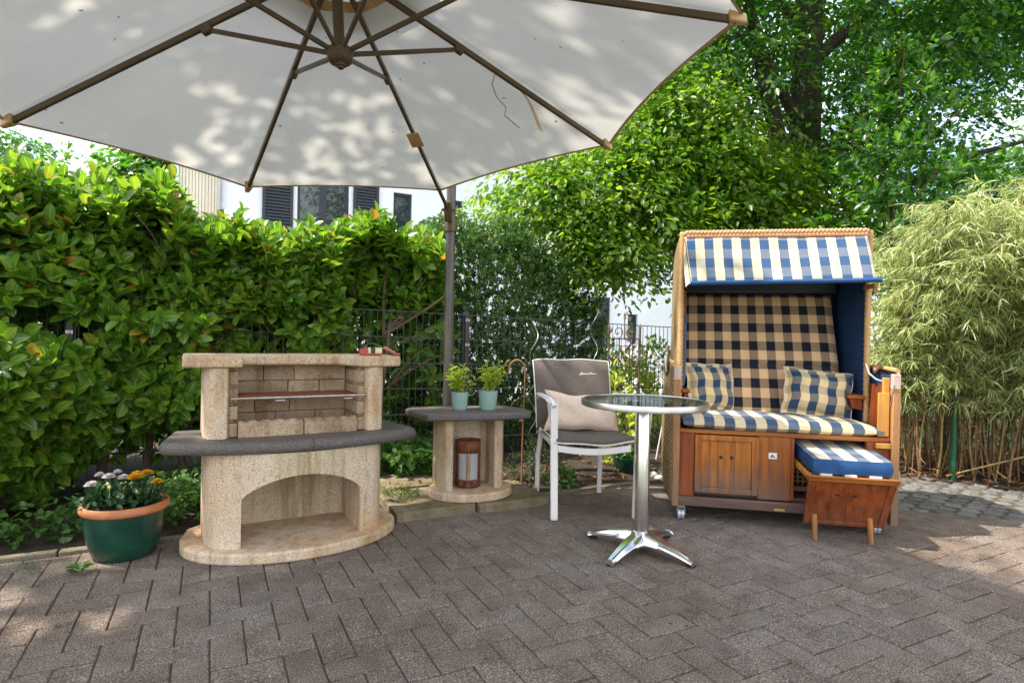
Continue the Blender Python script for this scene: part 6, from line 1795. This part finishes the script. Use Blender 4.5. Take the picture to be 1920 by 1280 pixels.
big = thing('hornbeam_tree', 'large broad green tree with dark trunk and limbs behind the beach chair', 'tree')
TB = Vector((3.72, 7.6, 0))
limb(big, [(3.70, 7.6, -.2), (3.70, 7.6, .6), (3.70, 7.58, 2.2), (3.72, 7.55, 3.6), (3.74, 7.55, 5.2), (3.70, 7.6, 7.2), (3.75, 7.7, 9.0)], [.32, .26, .22, .19, .165, .11, .04], 'trunk', n=16)
for pts, r in (([(3.62, 7.5, 2.6), (3.45, 7.35, 3.1), (3.22, 7.2, 3.55), (3.02, 7.1, 4.1), (2.85, 7.0, 4.7), (2.5, 6.9, 5.6)], [.13, .115, .10, .09, .075, .03]),
               ([(3.80, 7.5, 3.0), (4.05, 7.3, 3.6), (4.5, 7.2, 4.15), (5.2, 7.0, 4.9)], [.10, .085, .06, .02]),
               ([(3.5, 7.4, 3.9), (2.9, 6.9, 4.4), (2.4, 6.7, 4.6)], [.07, .05, .02]),
               ([(3.6, 7.5, 2.3), (2.7, 6.8, 2.75), (1.7, 6.3, 2.95), (.9, 6.1, 2.8), (.2, 6.0, 2.5)], [.09, .06, .042, .03, .01]),
               ([(2.6, 6.8, 2.75), (1.9, 6.3, 2.45), (1.3, 6.0, 2.1), (.9, 5.9, 1.8)], [.045, .032, .022, .008]),
               ([(3.6, 7.4, 1.9), (2.8, 6.6, 2.1), (2.1, 6.1, 1.9), (1.6, 5.9, 1.6)], [.06, .045, .03, .01]),
               ([(3.8, 7.5, 2.2), (4.4, 7.0, 2.8), (5.2, 6.6, 3.2), (6.0, 6.4, 3.4)], [.07, .05, .03, .01]),
               ([(3.75, 7.5, 4.6), (4.8, 7.2, 5.6), (6.2, 7.0, 6.2)], [.09, .05, .015]),
               ([(3.7, 7.5, 5.0), (2.4, 7.2, 6.2), (1.2, 7.0, 6.9)], [.09, .05, .015])):
    limb(big, pts, r)
def rej(S):
    x, y, z = S[:, 0], S[:, 1], S[:, 2]
    u = x / y; w = (z - 1.02) / y
    hole = (y < 7.5) & (u > .375) & (u < .575) & (w > .33) & (w < .56) & (rng.random(len(S)) < .74)
    skyr = (x > 5.35) & (z > 2.6) & (z < 4.4) & (rng.random(len(S)) < .86)
    low = (z < 1.55) & (x > 1.9)
    par_ = (y < 4.6) | ((w < .10) & (x < 2.2))
    return hole | skyr | low | par_
P, D, N, LL, W = sprays([(4.3, 7.9, 6.2), (2.4, 7.0, 4.0), (3.7, 7.4, 2.75), (5.2, 7.3, 3.2), (4.4, 6.9, 5.3)],
                        [(4.4, 3.0, 3.0), (1.7, 1.3, 1.2), (1.7, 1.2, .9), (1.5, 1.2, 1.1), (3.2, 1.6, 1.4)], 3300, 32, (.060, .098), (.50, .64), reject=rej)
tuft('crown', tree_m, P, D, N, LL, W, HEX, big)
P, D, N, LL, W = sprays([(.35, 6.1, 2.45), (1.25, 6.0, 2.25), (1.9, 6.2, 3.1), (2.7, 6.3, 2.2), (.95, 5.9, 1.85)],
                        [(.75, .7, .45), (1.05, .8, .90), (1.3, 1.0, .9), (.95, .8, .75), (.65, .5, .50)], 1150, 30, (.055, .090), (.50, .64), reject=rej, shell=.15, droop=.28, flat=.45)
tuft('lower_crown', treelight_m, P, D, N, LL, W, HEX, big)  # brighter leaf colour paints sunlight onto this lower left part of the crown

sap = thing('young_tree', 'young slender tree with larger upright leaves rising before the big tree, above the bamboo', 'tree')
limb(sap, [(3.55, 5.55, -.1), (3.55, 5.5, 1.2), (3.48, 5.4, 2.3), (3.43, 5.3, 2.9), (3.46, 5.2, 3.45)], [.030, .024, .016, .010, .004], 'trunk', bark_m)
S, Dn = [], []
for _ in range(340):
    z = rng.uniform(2.05, 3.75); r = .60 * (1 - (z - 2.05) / 1.85) + .10
    az = rng.uniform(0, 6.283); rr = r * math.sqrt(rng.random())
    S.append(np.array([3.47 + rr * math.cos(az) * 1.25, 5.3 + rr * math.sin(az), z])); Dn.append(np.array([math.cos(az) * .6, math.sin(az) * .6 - .2, .55]) + rng.normal(size=3) * .3)
P, D, N, LL, W = shoots_to_leaves(S, Dn, .12, (5, 9), (.07, .115), .9)
tuft('crown', tree_m, P, D, N, LL, W, HEX, sap)
for k in range(9):
    z = 1.7 + k * .2; az = k * 2.4
    limb(sap, [(3.5, 5.4, z), (3.5 + .25 * math.cos(az), 5.4 + .25 * math.sin(az), z + .2), (3.5 + .5 * math.cos(az), 5.35 + .45 * math.sin(az), z + .42)], [.010, .007, .003], 'branch', stem_m, 6)

def far_tree(label, x, y, h, r, n, mat, trunk=.25):
    t = thing('far_tree', label, 'tree', (x, y, 0), 0, 'trees far behind the hedge')
    limb(t, [(0, 0, -.2), (0, 0, h * .3), (.1, 0, h * .6), (.1, .1, h * .85)], [trunk, trunk * .8, trunk * .5, .04], 'trunk', n=10)
    for k in range(6):
        a = k * 1.1; limb(t, [(0, 0, h * (.3 + .06 * k)), (r * .35 * math.cos(a), r * .35 * math.sin(a), h * (.45 + .06 * k)), (r * .75 * math.cos(a), r * .75 * math.sin(a), h * (.52 + .06 * k))], [.10, .06, .02], n=6)
    P, D, N, LL, W = sprays([(0, 0, h * .62), (-r * .5, -.3, h * .45), (r * .5, -.2, h * .5), (0, 0, h * .85)], [(r, r, h * .3), (r * .55, r * .6, h * .22), (r * .55, r * .6, h * .22), (r * .5, r * .5, h * .17)], n, 26, (.16, .28), (.5, .65), srad=(.4, .9))
    tuft('crown', mat, P, D, N, LL, W, HEX, t)
far_tree('big dark green tree far behind the left end of the hedge', -20.5, 24.0, 9.2, 3.9, 420, tree_m)
far_tree('lighter green tree far behind the hedge between two gaps of sky', -15.6, 22.5, 7.6, 2.0, 260, treelight_m)
far_tree('dark tree behind the hedge next to the beige annex', -11.2, 18.2, 7.6, 1.9, 320, tree_m)
far_tree('broad tree far beyond the bamboo on the right', 14.5, 17.0, 7.0, 3.0, 420, tree_m)

# tall maple standing left of the patio: its crown throws the dappled shade
mp = thing('shade_tree', 'tall maple standing left of the patio that throws dappled shade over parasol and pavers', 'tree', (-5.7, 1.05, 0))
limb(mp, [(0, 0, -.2), (0, 0, 2.5), (.1, .05, 5), (.2, .1, 8), (.3, .1, 10.5)], [.32, .27, .22, .13, .04], 'trunk', n=14)
for k in range(9):
    a = k * 2.4; z = 4.2 + k * .6
    limb(mp, [(.05, 0, z), (1.0 * math.cos(a), 1.0 * math.sin(a), z + .7), (2.1 * math.cos(a), 2.1 * math.sin(a), z + 1.2)], [.10, .06, .02], n=8)
P, D, N, LL, W = sprays([(.5, .05, 8.2), (.2, -.6, 6.6), (.9, .7, 7.2), (1.40, .95, 7.9)], [(2.6, 2.2, 2.3), (1.7, 1.6, 1.4), (1.6, 1.2, 1.6), (1.0, 1.5, 1.1)], 450, 28, (.08, .12), (.75, .95), srad=(.15, .32))
tuft('crown', tree_m, P, D, N, LL, W, HEX, mp)
